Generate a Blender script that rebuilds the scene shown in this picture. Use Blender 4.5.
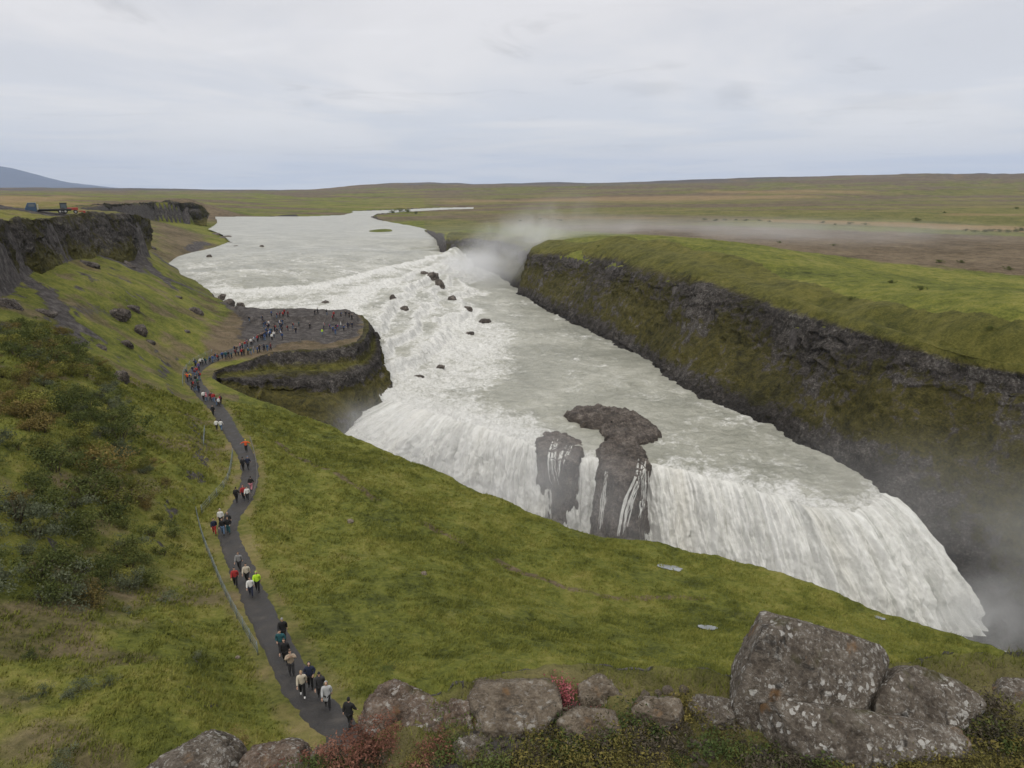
import bpy, bmesh, math, random
import numpy as np
from mathutils import Vector, Matrix

# ------------------------------------------------------------------ camera, sky, sun, exposure
random.seed(7); rng = np.random.default_rng(7)
scene = bpy.context.scene
for o in list(bpy.data.objects): bpy.data.objects.remove(o)
F = 710.0; CAMH = 36.0; PITCH = math.atan((384 - 190) / F)
cd = bpy.data.cameras.new('camera'); cam = bpy.data.objects.new('camera', cd)
scene.collection.objects.link(cam); scene.camera = cam
cam.location = (0, 0, CAMH); cam.rotation_euler = (math.pi / 2 - PITCH, 0, 0)
cd.sensor_width = 36; cd.lens = F / 1024 * 36; cd.clip_start = 0.1; cd.clip_end = 90000
SUN_EL, SUN_AZ = 48, 200
world = bpy.data.worlds.new('World'); scene.world = world; world.use_nodes = True
SUN_STRENGTH = 0.9; EXPOSURE = 0.22
sl = bpy.data.lights.new('sun', 'SUN'); sl.energy = SUN_STRENGTH; sl.angle = math.radians(25); sl.color = (1, .96, .9)
sun = bpy.data.objects.new('sun', sl); scene.collection.objects.link(sun)
sun.rotation_euler = (math.radians(90 - SUN_EL), 0, math.radians(180 - SUN_AZ))
vs = scene.view_settings; vs.view_transform = 'Standard'; vs.look = 'None'; vs.gamma = 1; vs.exposure = EXPOSURE
vs.use_curve_mapping = False
scene.cycles.use_denoising = True
scene.cycles.max_bounces = 6; scene.cycles.diffuse_bounces = 3; scene.cycles.volume_bounces = 3
scene.cycles.transparent_max_bounces = 24
scene.cycles.volume_step_rate = 2.0; scene.cycles.volume_max_steps = 128

class NT:
    """small helper around a node tree"""
    def __init__(s, tree): s.t = tree; s.n = tree.nodes; s.l = tree.links
    def add(s, typ, **kw):
        n = s.n.new(typ)
        for k, v in kw.items():
            if hasattr(n, k): setattr(n, k, v)
        return n
    def put(s, sock, v):
        if v is None: return
        if isinstance(v, bpy.types.NodeSocket): s.l.new(v, sock)
        else:
            if sock.type == 'RGBA' and not hasattr(v, '__len__'): v = (v, v, v, 1)
            if sock.type == 'RGBA' and len(v) == 3: v = (*v, 1)
            sock.default_value = v
    def math(s, op, a, b=None, c=None, clamp=False):
        n = s.add('ShaderNodeMath', operation=op, use_clamp=clamp)
        for i, v in enumerate((a, b, c)): s.put(n.inputs[i], v)
        return n.outputs[0]
    def vmath(s, op, a, b=None, scale=None):
        n = s.add('ShaderNodeVectorMath', operation=op); s.put(n.inputs[0], a)
        if b is not None: s.put(n.inputs[1], b)
        if scale is not None: s.put(n.inputs['Scale'], scale)
        return n.outputs['Value'] if op in ('DOT_PRODUCT', 'LENGTH') else n.outputs[0]
    def noise(s, vec, scale, detail=4, rough=.55, dist=0, col=False):
        n = s.add('ShaderNodeTexNoise'); s.put(n.inputs['Vector'], vec); s.put(n.inputs['Scale'], scale)
        s.put(n.inputs['Detail'], detail); s.put(n.inputs['Roughness'], rough); s.put(n.inputs['Distortion'], dist)
        return n.outputs['Color' if col else 0]
    def voro(s, vec, scale, feature='F1', out='Distance', rand=1.0):
        n = s.add('ShaderNodeTexVoronoi', feature=feature); s.put(n.inputs['Vector'], vec); s.put(n.inputs['Scale'], scale)
        s.put(n.inputs['Randomness'], rand)
        return n.outputs[out]
    def ramp(s, fac, stops, interp='LINEAR'):
        n = s.add('ShaderNodeValToRGB'); s.put(n.inputs[0], fac); r = n.color_ramp; r.interpolation = interp
        while len(r.elements) < len(stops): r.elements.new(.5)
        for e, (p, c) in zip(r.elements, stops):
            e.position = p; e.color = (c, c, c, 1) if not hasattr(c, '__len__') else (*c, 1)
        return n.outputs[0]
    def mix(s, fac, a, b, blend='MIX'):
        n = s.add('ShaderNodeMix', data_type='RGBA', blend_type=blend); s.put(n.inputs[0], fac)
        s.put(n.inputs[6], a); s.put(n.inputs[7], b); return n.outputs[2]
    def mapr(s, v, a, b, c=0., d=1., smooth=True):
        n = s.add('ShaderNodeMapRange', interpolation_type='SMOOTHSTEP' if smooth else 'LINEAR')
        for i, x in enumerate((v, a, b, c, d)): s.put(n.inputs[i], x)
        return n.outputs[0]
    def scale(s, vec, v3):
        return s.vmath('MULTIPLY', vec, v3)
    def attr(s, name, out='Color'):
        n = s.add('ShaderNodeAttribute'); n.attribute_name = name; return n.outputs[out]

def build_world():
    t = NT(world.node_tree); t.n.clear()
    sky = t.add('ShaderNodeTexSky', sky_type='NISHITA', sun_disc=False)
    sky.sun_elevation = math.radians(SUN_EL); sky.sun_rotation = math.radians(SUN_AZ); sky.air_density = 1.2; sky.dust_density = 1.5
    d = t.add('ShaderNodeTexCoord').outputs['Generated']
    sp = t.add('ShaderNodeSeparateXYZ'); t.put(sp.inputs[0], d)
    z = t.math('MAXIMUM', sp.outputs['Z'], 0.0)
    den = t.math('ADD', z, .05)
    cx = t.math('DIVIDE', sp.outputs['X'], den); cy = t.math('DIVIDE', sp.outputs['Y'], den)
    cv = t.add('ShaderNodeCombineXYZ'); t.put(cv.inputs[0], cx); t.put(cv.inputs[1], cy); t.put(cv.inputs[2], .4)
    cvs = t.scale(cv.outputs[0], (.9, .8, 1.0))
    big = t.noise(cvs, .42, 5, .55, .5)
    wis = t.noise(t.scale(cv.outputs[0], (.8, 1.0, 1)), 1.1, 6, .6, .8)
    base = t.ramp(z, [(0, (6.6, 6.95, 7.5)), (.035, (6.9, 7.1, 7.5)), (.12, (7.2, 7.2, 7.45)), (.28, (6.6, 6.58, 6.85)), (.40, (5.5, 5.5, 5.8)), (.52, (5.6, 5.6, 5.9)), (.64, (9.5, 9.3, 9.0)), (1, (13, 12.6, 12.0))])
    # a colour ramp clips at 1, so the values above are scaled down and up again
    lowz = t.mapr(z, .02, .2, .5, 1.0); m = t.math('ADD', 1.0, t.math('MULTIPLY', lowz, t.math('SUBTRACT', t.mapr(big, .33, .66, .89, 1.07), 1.0)))
    wd = t.math('SUBTRACT', 1.0, t.math('MULTIPLY', lowz, t.mapr(wis, .57, .72, 0, .15)))
    wl = t.math('ADD', 1.0, t.math('MULTIPLY', lowz, t.mapr(wis, .42, .25, 0, .04)))
    mm = t.math('MULTIPLY', t.math('MULTIPLY', m, wd), wl)
    col = t.vmath('SCALE', base, scale=mm)
    # bluish breaks of clearer sky low down
    tint = t.mix(t.math('MULTIPLY', t.mapr(big, .56, .38, 0, .9), t.mapr(z, .45, .02, .15, 1)), (1, 1, 1), (.93, .97, 1.03))
    col = t.vmath('MULTIPLY', t.vmath('MULTIPLY', col, tint), (1.02, 1.0, .975))
    # a few small grey cloud scraps high over the right of the valley (compass bearing, height, half widths in degrees)
    for az, el, wu, wv, k in ((10.5, 7.2, 3.4, .9, .10), (16.5, 6.6, 2.8, 1.0, .13), (27.0, 5.6, 5.0, .8, .08), (11.5, 8.7, 1.6, .5, .07), (31, 14.5, 6, 1.2, .10)):
        a_, e_ = math.radians(az), math.radians(el); d0 = Vector((math.sin(a_) * math.cos(e_), math.cos(a_) * math.cos(e_), math.sin(e_))); r0 = Vector((math.cos(a_), -math.sin(a_), 0)); u0 = r0.cross(d0)
        du = t.math('DIVIDE', t.vmath('DOT_PRODUCT', d, tuple(r0)), math.radians(wu)); dv = t.math('DIVIDE', t.vmath('DOT_PRODUCT', t.vmath('SUBTRACT', d, tuple(d0)), tuple(u0)), math.radians(wv))
        q = t.math('ADD', t.math('SQRT', t.math('ADD', t.math('MULTIPLY', du, du), t.math('MULTIPLY', dv, dv))), t.math('MULTIPLY', t.math('SUBTRACT', t.noise(t.scale(d, (1, 1, 3)), 14, 4, .6), .5), 2.4))
        front = t.math('GREATER_THAN', t.vmath('DOT_PRODUCT', d, tuple(d0)), .5)
        col = t.vmath('SCALE', col, scale=t.math('SUBTRACT', 1.0, t.math('MULTIPLY', front, t.mapr(q, 1.1, .1, 0, k))))
    fin = t.mix(.93, sky.outputs[0], col)
    bg = t.add('ShaderNodeBackground'); t.put(bg.inputs[0], fin); bg.inputs[1].default_value = .1
    out = t.add('ShaderNodeOutputWorld'); t.l.new(bg.outputs[0], out.inputs[0])
    # ramps hold more than 1 (float colours), nothing else to do
build_world()

# ------------------------------------------------------------------ survey: where a point of known height stands
def PX(px, py, z):
    a = (px - 512) / F; b = (384 - py) / F
    dy = math.cos(PITCH) + b * math.sin(PITCH); dz = -math.sin(PITCH) + b * math.cos(PITCH)
    t = (z - CAMH) / dz
    return (a * t, dy * t, z)
def PXs(L, z=None): return np.array([PX(*(p if len(p) == 3 else (*p, z))) for p in L])

# ------------------------------------------------------------------ numpy noise
_perm = rng.permutation(4096); _g2 = rng.uniform(0, 2 * np.pi, 4096); _gx, _gy = np.cos(_g2), np.sin(_g2)
_val = rng.uniform(-1, 1, 4096)
def _h2(i, j): return _perm[(_perm[i & 4095] + j) & 4095]
def pn2(x, y):
    xi = np.floor(x).astype(np.int64); yi = np.floor(y).astype(np.int64); fx = x - xi; fy = y - yi
    u = fx * fx * fx * (fx * (fx * 6 - 15) + 10); v = fy * fy * fy * (fy * (fy * 6 - 15) + 10)
    def g(a, b, dx, dy):
        h = _h2(xi + a, yi + b); return _gx[h] * dx + _gy[h] * dy
    n00 = g(0, 0, fx, fy); n10 = g(1, 0, fx - 1, fy); n01 = g(0, 1, fx, fy - 1); n11 = g(1, 1, fx - 1, fy - 1)
    a = n00 + u * (n10 - n00); b = n01 + u * (n11 - n01)
    return 1.5 * (a + v * (b - a))
def fbm2(x, y, o=4, g=.5, l=2.03):
    s = 0; a = 1; t = 0
    for k in range(o):
        s = s + a * pn2(x + 17.3 * k, y - 9.1 * k); t += a; a *= g; x = x * l; y = y * l
    return s / t
def vn3(x, y, z):
    xi = np.floor(x).astype(np.int64); yi = np.floor(y).astype(np.int64); zi = np.floor(z).astype(np.int64)
    fx, fy, fz = x - xi, y - yi, z - zi
    u, v, w = (f * f * (3 - 2 * f) for f in (fx, fy, fz))
    def g(a, b, c): return _val[_perm[(_h2(xi + a, yi + b) + zi + c) & 4095]]
    def lx(b, c): p = g(0, b, c); return p + u * (g(1, b, c) - p)
    def ly(c): p = lx(0, c); return p + v * (lx(1, c) - p)
    p = ly(0); return p + w * (ly(1) - p)
def fbm3(x, y, z, o=4, g=.5, l=2.03):
    s = 0; a = 1; t = 0
    for k in range(o):
        s = s + a * vn3(x + 13.7 * k, y + 5.3 * k, z - 7.9 * k); t += a; a *= g; x = x * l; y = y * l; z = z * l
    return s / t
def ridge3(x, y, z, o=4):
    s = 0; a = 1; t = 0
    for k in range(o):
        s = s + a * (1 - 2 * np.abs(vn3(x + 3.7 * k, y + 15.3 * k, z - 2.9 * k))); t += a; a *= .5; x = x * 2.1; y = y * 2.1; z = z * 2.1
    return s / t
def sstep(a, b, x):
    t = np.clip((x - a) / (b - a), 0, 1); return t * t * (3 - 2 * t)

class RBF:
    def __init__(s, P, c=3.0):
        P = np.asarray(P, float); s.xy = P[:, :2]; s.c = c; n = len(P)
        A = np.zeros((n + 3, n + 3)); A[:n, :n] = s.phi(s.xy, s.xy) + np.eye(n) * 1e-6
        A[:n, n] = 1; A[:n, n + 1:] = s.xy / 1000; A[n:, :n] = A[:n, n:].T
        s.w = np.linalg.solve(A, np.concatenate([P[:, 2], np.zeros(3)]))
    def phi(s, a, b):
        d2 = ((a[:, None, 0] - b[None, :, 0]) ** 2 + (a[:, None, 1] - b[None, :, 1]) ** 2)
        return np.sqrt(d2 + s.c ** 2)
    def __call__(s, x, y):
        sh = np.shape(x); q = np.stack([np.ravel(x), np.ravel(y)], 1); out = np.empty(len(q)); n = len(s.xy)
        for i in range(0, len(q), 40000):
            b = q[i:i + 40000]; out[i:i + 40000] = s.phi(b, s.xy) @ s.w[:n] + s.w[n] + (b / 1000) @ s.w[n + 1:]
        return out.reshape(sh)

def poly_sd(x, y, poly):
    """signed distance to a closed polygon, positive inside"""
    poly = np.asarray(poly)[:, :2]; sh = np.shape(x); x = np.ravel(x); y = np.ravel(y)
    d2 = np.full(x.shape, 1e18); ins = np.zeros(x.shape, bool); n = len(poly)
    for i in range(n):
        ax, ay = poly[i]; bx, by = poly[(i + 1) % n]; ex, ey = bx - ax, by - ay
        t = np.clip(((x - ax) * ex + (y - ay) * ey) / (ex * ex + ey * ey + 1e-12), 0, 1)
        d2 = np.minimum(d2, (x - ax - t * ex) ** 2 + (y - ay - t * ey) ** 2)
        c = ((ay > y) != (by > y)); xi = ax + (y - ay) / (by - ay if by != ay else 1e-9) * ex
        ins ^= c & (x < xi)
    d = np.sqrt(d2); return np.where(ins, d, -d).reshape(sh)
def line_d(x, y, pts):
    """distance to a polyline and the height of its nearest point"""
    pts = np.asarray(pts); sh = np.shape(x); x = np.ravel(x); y = np.ravel(y)
    d2 = np.full(x.shape, 1e18); zz = np.zeros(x.shape)
    for i in range(len(pts) - 1):
        ax, ay, az = pts[i]; bx, by, bz = pts[i + 1]; ex, ey = bx - ax, by - ay
        t = np.clip(((x - ax) * ex + (y - ay) * ey) / (ex * ex + ey * ey + 1e-12), 0, 1)
        q = (x - ax - t * ex) ** 2 + (y - ay - t * ey) ** 2; m = q < d2
        d2 = np.where(m, q, d2); zz = np.where(m, az + t * (bz - az), zz)
    return np.sqrt(d2).reshape(sh), zz.reshape(sh)
def smooth_line(P, n):
    """Catmull-Rom through the points, n samples even in length"""
    P = np.asarray(P, float); Q = np.vstack([2 * P[0] - P[1], P, 2 * P[-1] - P[-2]]); out = []
    for i in range(1, len(Q) - 2):
        for t in np.linspace(0, 1, 24, endpoint=False):
            a, b, c, d = Q[i - 1], Q[i], Q[i + 1], Q[i + 2]
            out.append(.5 * ((2 * b) + (c - a) * t + (2 * a - 5 * b + 4 * c - d) * t * t + (3 * b - a - 3 * c + d) * t ** 3))
    out.append(Q[-2]); out = np.array(out)
    L = np.concatenate([[0], np.cumsum(np.linalg.norm(np.diff(out, axis=0), axis=1))])
    s = np.linspace(0, L[-1], n); return np.stack([np.interp(s, L, out[:, k]) for k in range(out.shape[1])], 1)

# ------------------------------------------------------------------ mesh helpers
COL = scene.collection
def mesh_np(name, V, Fq, mat=None, smooth=True, attrs=None, uv=None):
    V = np.ascontiguousarray(V, np.float32); Fq = np.ascontiguousarray(Fq, np.int32)
    me = bpy.data.meshes.new(name); k = Fq.shape[1]
    me.vertices.add(len(V)); me.vertices.foreach_set('co', V.ravel())
    me.loops.add(Fq.size); me.loops.foreach_set('vertex_index', Fq.ravel())
    me.polygons.add(len(Fq)); me.polygons.foreach_set('loop_start', np.arange(0, Fq.size, k, dtype=np.int32))
    me.polygons.foreach_set('use_smooth', np.full(len(Fq), smooth))
    for n, A in (attrs or {}).items():
        a = me.attributes.new(n, 'FLOAT_COLOR', 'POINT'); B = np.ones((len(V), 4), np.float32); B[:, :A.shape[1]] = A
        a.data.foreach_set('color', B.ravel())
    if uv is not None:
        u = me.uv_layers.new(name='uv'); u.data.foreach_set('uv', np.ascontiguousarray(uv[Fq.ravel()], np.float32).ravel())
    me.update(calc_edges=True); me.validate()
    if mat: me.materials.append(mat)
    return me
def link(name, me, parent=None):
    o = bpy.data.objects.new(name, me); COL.objects.link(o)
    if parent: o.parent = parent
    return o
def grid_faces(nr, nc):
    i = np.arange(nr * nc).reshape(nr, nc)
    return np.stack([i[:-1, :-1], i[:-1, 1:], i[1:, 1:], i[1:, :-1]], -1).reshape(-1, 4)
def keep_faces(V, Fq, keepv, attrs=None, uv=None):
    k = keepv[Fq].any(1); Fq = Fq[k]; used = np.unique(Fq); m = np.full(len(V), -1); m[used] = np.arange(len(used))
    return V[used], m[Fq], {n: a[used] for n, a in (attrs or {}).items()}, (None if uv is None else uv[used])
def tag(o, label=None, cat=None, group=None, kind=None):
    if label: o['label'] = label
    if cat: o['category'] = cat
    if group: o['group'] = group
    if kind: o['kind'] = kind
    return o
def mat_new(name):
    m = bpy.data.materials.new(name); m.use_nodes = True; t = NT(m.node_tree)
    b = t.n['Principled BSDF']; return m, t, b
def simple_mat(name, col, rough=.7, var=.25, scale=8, metal=0, bump=0):
    m, t, b = mat_new(name); p = t.add('ShaderNodeTexCoord').outputs['Object']
    n = t.noise(p, scale, 4)
    t.put(b.inputs['Base Color'], t.mix(n, tuple(c * (1 - var) for c in col), tuple(min(1, c * (1 + var)) for c in col)))
    b.inputs['Roughness'].default_value = rough; b.inputs['Metallic'].default_value = metal
    if bump:
        bm_ = t.add('ShaderNodeBump'); bm_.inputs['Strength'].default_value = bump; t.put(bm_.inputs['Height'], n)
        t.put(b.inputs['Normal'], bm_.outputs[0])
    return m
# ================================================================== THE LAND
# heights of known spots, (px, py, z) as read from the photograph
PATH_PTS = [(352, 760, 10.6), (346, 735, 10), (322, 712, 9.3), (299, 685, 8.6), (278, 645, 7.5), (260, 610, 6.5), (246, 578, 5.5), (230, 540, 4.5), (229, 522, 4),
            (244, 498, 3.5), (250, 475, 3.0), (246, 455, 2.6), (233, 435, 2.2), (220, 412, 1.8), (205, 395, 1.5), (193, 380, 1.3), (196, 370, 1.1),
            (212, 360, .9), (235, 350, .7), (258, 342, .6), (276, 334, .5)]
PATH = PXs(PATH_PTS)
EDGE = [(212, 380, .8), (235, 392, .2), (280, 408, -1), (330, 425, -3), (400, 455, -4), (470, 487, -4.5), (540, 515, -5), (600, 535, -5), (660, 541, -5.2),
        (720, 557, -5.2), (800, 580, -5), (870, 605, -5), (950, 632, -4.5), (1024, 660, -4), (1120, 695, -3)]
RIM = [(214, 372, .9), (228, 367, .8), (245, 362, .7), (262, 356, .6), (280, 352, .6), (320, 350, .5), (350, 346, .5), (363, 339, .5), (368, 330, .6), (367, 321, .7), (362, 316, .8)]
RIMB = [(225, 388, -1.5), (236, 396, -3), (252, 405, -5), (272, 412, -7.5), (296, 420, -9.5), (320, 426, -11), (350, 418, -12), (374, 406, -13), (389, 395, -12.2), (389, 372, -8.6), (374, 338, -4.2)]
W_ROW = np.vstack([[(-44, 455, -6.5), (-22, 440, -9.5), (-6, 400, -10.2), (3, 346, -10.6)],
    PXs([(527, 297, -10.6), (590, 330, -11), (625, 346, -11), (675, 378, -11), (700, 395, -11), (760, 420, -11), (830, 456, -11.5), (889, 492, -12), (962, 592, -24)]), [(82, 78, -28), (104, 56, -28), (140, 20, -28)]])
CB_ROW = np.vstack([[(-43, 462, -1), (-19, 447, -1.5), (-3, 408, -1), (8, 356, 0)],
    PXs([(529, 269, 1), (590, 285, 2), (632, 300, 2), (695, 328, 1), (734, 344, 0), (790, 362, 0), (865, 385, 2), (945, 390, 4), (1013, 394, 5.6)]), [(97, 91, 2.6), (120, 68, 2.6), (156, 32, 2.6)]])
CT_ROW = np.vstack([[(-43, 466, 4.5), (-18, 452, 5), (-2, 413, 5), (9, 361, 5.5)],
    PXs([(532, 257, 6.5), (600, 263, 9), (640, 276, 9.5), (700, 289, 10), (734, 300, 9), (790, 318, 8.5), (865, 341, 8.5), (951, 363, 8.3), (1018, 378, 7.7)]), [(98.5, 93, 7.7), (121, 70, 8), (157, 34, 8)]])
BR_ROW = np.vstack([[(-42, 475, 8), (-16, 462, 8), (2, 424, 8.5), (14, 374, 9.5)],
    PXs([(545, 242, 12), (610, 239, 16.6), (646, 243, 17.2), (702, 255, 16.5), (736, 268, 14.3), (792, 290, 13), (867, 318, 11.8), (953, 346, 10.6), (1022, 363, 9.8)]), [(101, 97, 9.8), (124, 74, 10), (160, 38, 10)]])
LEFT_SHORE = PXs([(205, 287, 1.6), (190, 277, 1.6), (176, 270, 1.6), (186, 261, 1.6), (200, 255, 1.6), (222, 249, 1.6), (236, 244, 1.6), (228, 238, 1.6), (213, 232, 1.6), (221, 225, 1.6), (219, 220, 1.6), (218, 218.5, 1.6),
                  (260, 217.6, 1.6), (310, 216.6, 1.6), (345, 215.2, 1.6), (354, 213, 1.6), (352, 211.4, 1.6)])
CHANNEL = PXs([(400, 209.8, 1.6), (440, 208.2, 1.6), (472, 207.6, 1.6), (474, 209.6, 1.6), (440, 210.6, 1.6), (405, 212, 1.6), (375, 214, 1.6), (370, 217, 1.6), (383, 221, 1.6), (405, 225, 1.6), (424, 229.5, 1.6)])
PLAT_BACK = PXs([(345, 312.5, .8), (322, 311, .8), (300, 310.5, .8), (280, 311, .8), (258, 311, .8), (240, 308, .9), (226, 303, 1), (214, 297, 1.2)])
CARVE_R = CT_ROW * 1.0                     # the sheet dives under the canyon wall here
WATER_POLY = np.vstack([PXs(EDGE), [(120, -20, 0), (170, 20, 0)], CARVE_R[::-1], CHANNEL[::-1], LEFT_SHORE[::-1], PLAT_BACK[::-1], PXs(RIM)[::-1]])
# heights
CTRL = [(-20, 500, 14), (-20, 640, 12.5), (0, 640, 12.2), (0, 768, 13), (-150, 768, 14), (100, 745, 12.6), (150, 680, 11), (0, 500, 13), (100, 560, 9), (100, 450, 10), (0, 420, 15), (0, 350, 17), (0, 300, 18.5), (100, 380, 11),
        (150, 400, 5.6), (100, 330, 11), (60, 300, 16), (110, 283, 16), (180, 300, 7.6), (178, 275, 8), (150, 257, 14), (205, 297, 4), (218, 305, 1.8), (150, 340, 6.2), (200, 330, 3.4), (225, 315, 1.6), (240, 325, .9), (260, 326, .6),
        (300, 336, .4), (340, 336, .4), (340, 319, .9), (300, 317, 1), (260, 317, 1),
        (450, 640, 6), (600, 690, 8.4), (800, 690, 4.6), (1000, 720, 4), (540, 600, 0.2), (400, 500, -.2), (700, 640, 0.4), (420, 570, 2.6), (330, 470, .6), (860, 650, -1.5),
        (0, 286, 19.5), (50, 274, 19.2), (100, 256, 18.7), (133, 251, 17), (-60, 300, 21),
        (90, 213, 24), (118, 213, 20), (150, 219, 11), (186, 224, 5), (206, 226, 2.6),
        (150, 240, 11), (118, 230, 20), (180, 241, 7.5), (140, 228, 14.5), (206, 236, 5), (212, 213, 4),
        (1024, 300, 10), (900, 275, 10.5), (1024, 250, 10), (800, 252, 11), (700, 240, 12), (620, 230, 11.5), (560, 229, 10.5), (500, 229, 8.5), (460, 227, 5.6), (430, 222, 3), (420, 216, 3), (400, 219, 2.6), (470, 215, 4), (550, 218, 7), (650, 225, 10), (800, 225, 12), (1024, 225, 12), (1150, 250, 11),
        (250, 212, 4), (320, 212, 4), (250, 205, 7), (320, 204, 6), (395, 205.5, 4), (470, 205, 5), (600, 209, 8), (800, 210, 14), (1024, 212, 14)]
G = [tuple(p) for p in PXs(CTRL)]
G += [tuple(p) for p in PATH] + [tuple(p) for p in PXs(EDGE)] + [tuple(p) for p in PXs(RIM)] + [tuple(p) for p in PLAT_BACK] + [tuple(p) for p in BR_ROW]
G += [(x, y, z - 2.2) for x, y, z in CT_ROW] + [(x, y, z - 1.0) for x, y, z in CT_ROW * .5 + BR_ROW * .5]
G += [(x, y, z - .4) for x, y, z in np.vstack([LEFT_SHORE, CHANNEL])]
G += [(-40, 5, 18), (-70, 20, 24), (-30, -20, 22), (30, 5, 6), (60, 10, 2), (0, 12, 13), (-110, 60, 26), (-14, 16, 13.6), (12, 18, 11), (-260, 950, 22), (-420, 950, 26), (-620, 950, 28)]
for px, zs in {-150: (26, 28, 44, 30), 0: (26, 28, 46, 30), 100: (24, 27, 46, 26), 170: (20, 22, 36, 16), 230: (15, 18, 22, 6), 296: (9, 8, 6, -6), 316: (8, 10, 22, 34), 350: (8, 14, 54, 58), 430: (8, 16, 56, 80), 520: (9, 18, 52, 70),
               600: (10, 24, 58, 84), 650: (12, 32, 78, 90), 740: (14, 36, 100, 112), 850: (17, 46, 116, 124), 1024: (20, 50, 126, 130), 1180: (22, 54, 128, 135)}.items():
    for Y, z in zip((1500, 2500, 4600, 7000), zs):
        G.append(((px - 512) / F * Y * .975, Y, z))
    for Y in (12000, 22000): G.append(((px - 512) / F * Y, Y, (-30 if Y < 15000 else -90) if px < 480 else 0))
HRBF = RBF(G, 3.0)
LEDGE = np.array([(-6, -6), (-4.2, 1.8), (-2.5, 3.75), (-1.55, 4.1), (-1.05, 4.45), (-.75, 4.8), (-.4, 5.1), (.35, 5.35), (1.4, 5.3), (2.0, 5.2), (3.0, 5.35), (4.3, 5.5), (6, 5.2), (9, 3), (9, -6)])
PLAT_EDGE = PXs([(-60, 226, 31), (-20, 223, 30.6), (0, 222, 30.2), (25, 220.5, 29.9), (50, 218.5, 29.6), (78, 216, 29.2), (100, 214.8, 29), (122, 215, 28.5), (138, 216, 27.7), (128, 213, 28), (95, 210.5, 28.2), (78, 208.4, 28.2), (95, 205.8, 27.5), (110, 205, 26.8), (150, 203.2, 25), (180, 203.4, 24), (196, 205, 22.3), (203, 206, 21)])
PLAT_POLY = np.vstack([PLAT_EDGE, [(-470, 880, 20), (-800, 1300, 20), (-2500, 1300, 20), (-900, 60, 20), (-150, 62, 20)]])
PRBF = RBF([tuple(p) for p in PLAT_EDGE] + [tuple(p) for p in PXs([(0, 212, 31), (52, 212.5, 29.6), (20, 216.5, 30), (0, 203, 29), (-40, 207, 30.5)])] + [(-150, 62, 31), (-300, 60, 33), (-300, 900, 22), (-900, 900, 28), (-330, 1300, 20), (-900, 1300, 27), (-1600, 1300, 28), (-600, 300, 32)], 20.0)
def ledge_top(x, y): return 32.0 + .10 * (4.6 - y) * (y < 4.6) * .6 + .06 * fbm2(x * 1.3, y * 1.3, 3) + .05 * fbm2(x * 5, y * 5, 3)
PLAT_UP = PXs([(236, 309, 1), (248, 320, 1), (266, 323, 1), (290, 319, 1), (318, 318.5, 1), (336, 321, 1), (352, 325, 1), (359, 319, 1), (345, 309, 1), (300, 306, 1), (236, 303, 1)])
def land_z(x, y, fine=True):
    """height of the open ground (not of the canyon)"""
    z = HRBF(x, y); r = np.hypot(x, y); wp = sstep(-2.5, 1.0, poly_sd(x, y, PLAT_POLY)) * sstep(1250, 800, r); z = z * (1 - wp) + PRBF(x, y) * wp
    z = z + .85 * sstep(-.35, .35, poly_sd(x, y, PLAT_UP) + .8 * fbm2(x / 2.2, y / 2.2, 3)) * (r > 150)
    dp, zp = line_d(x, y, PATH)
    if fine:
        far = sstep(500, 2500, r)
        flat = sstep(1.5, 6, dp)
        n = .9 * fbm2(x / 17, y / 17, 4) + .42 * fbm2(x / 3.6 + 9, y / 3.6, 4) + .10 * fbm2(x / .8, y / .8, 3) * (r < 140)
        z = z + n * (.15 + .85 * flat) * (1 - .75 * far) * (1 - .6 * sstep(0, 60, y - 200) * (np.abs(x + 55) < 30))
        z = z + far * (8 * fbm2(x / 520, y / 200, 5) + .009 * r * fbm2(x / 1900, y / 520, 4) * (.3 + .7 * sstep(-.34, -.16, x / np.maximum(y, 1))))
    w = 1 - sstep(1.3, 6.5, dp); z = z * (1 - w) + (zp - .04) * w
    s = -poly_sd(x, y, LEDGE)
    zl = ledge_top(x, y) - np.where(s > 0, .7 * s + 2.6 * np.maximum(s - .15, 0), 0) + .06 * fbm2(x * 2.1, y * 2.1, 3)
    return np.where(s < 0, ledge_top(x, y), np.maximum(z, np.where(r < 40, zl, -99)))
def water_sd(x, y):
    d = poly_sd(x, y, WATER_POLY); r = np.hypot(x, y)
    return d + (.5 * fbm2(x / 6, y / 6, 4) + .25 * fbm2(x / 1.5, y / 1.5, 3)) * np.clip(r / 150, .5, 6) * .8
def ground_z(x, y):
    z = land_z(x, y); d = water_sd(x, y)
    return np.where(d > 0, z - sstep(0, 5.5, d) * (z + 44), z)
def gz(x, y): return float(land_z(np.array([float(x)]), np.array([float(y)]))[0])
def hit(px, py, z0=5.0):
    """the spot on the land seen at a picture position, by walking along the sight line"""
    a = (px - 512) / F; b = (384 - py) / F
    dy = math.cos(PITCH) + b * math.sin(PITCH); dz = -math.sin(PITCH) + b * math.cos(PITCH)
    t = np.geomspace(6, 9000, 5000); x, y, z = a * t, dy * t, CAMH + dz * t
    h = land_z(x, y); k = np.argmax((h - z > 0) & (t > 8))
    t0, t1 = t[max(k - 1, 0)], t[k]; f0, f1 = (z - h)[max(k - 1, 0)], (z - h)[k]
    u = t0 + (t1 - t0) * (f0 / (f0 - f1) if f0 != f1 else 0)
    return np.array([a * u, dy * u, float(land_z(np.array([a * u]), np.array([dy * u]))[0])])

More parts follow.
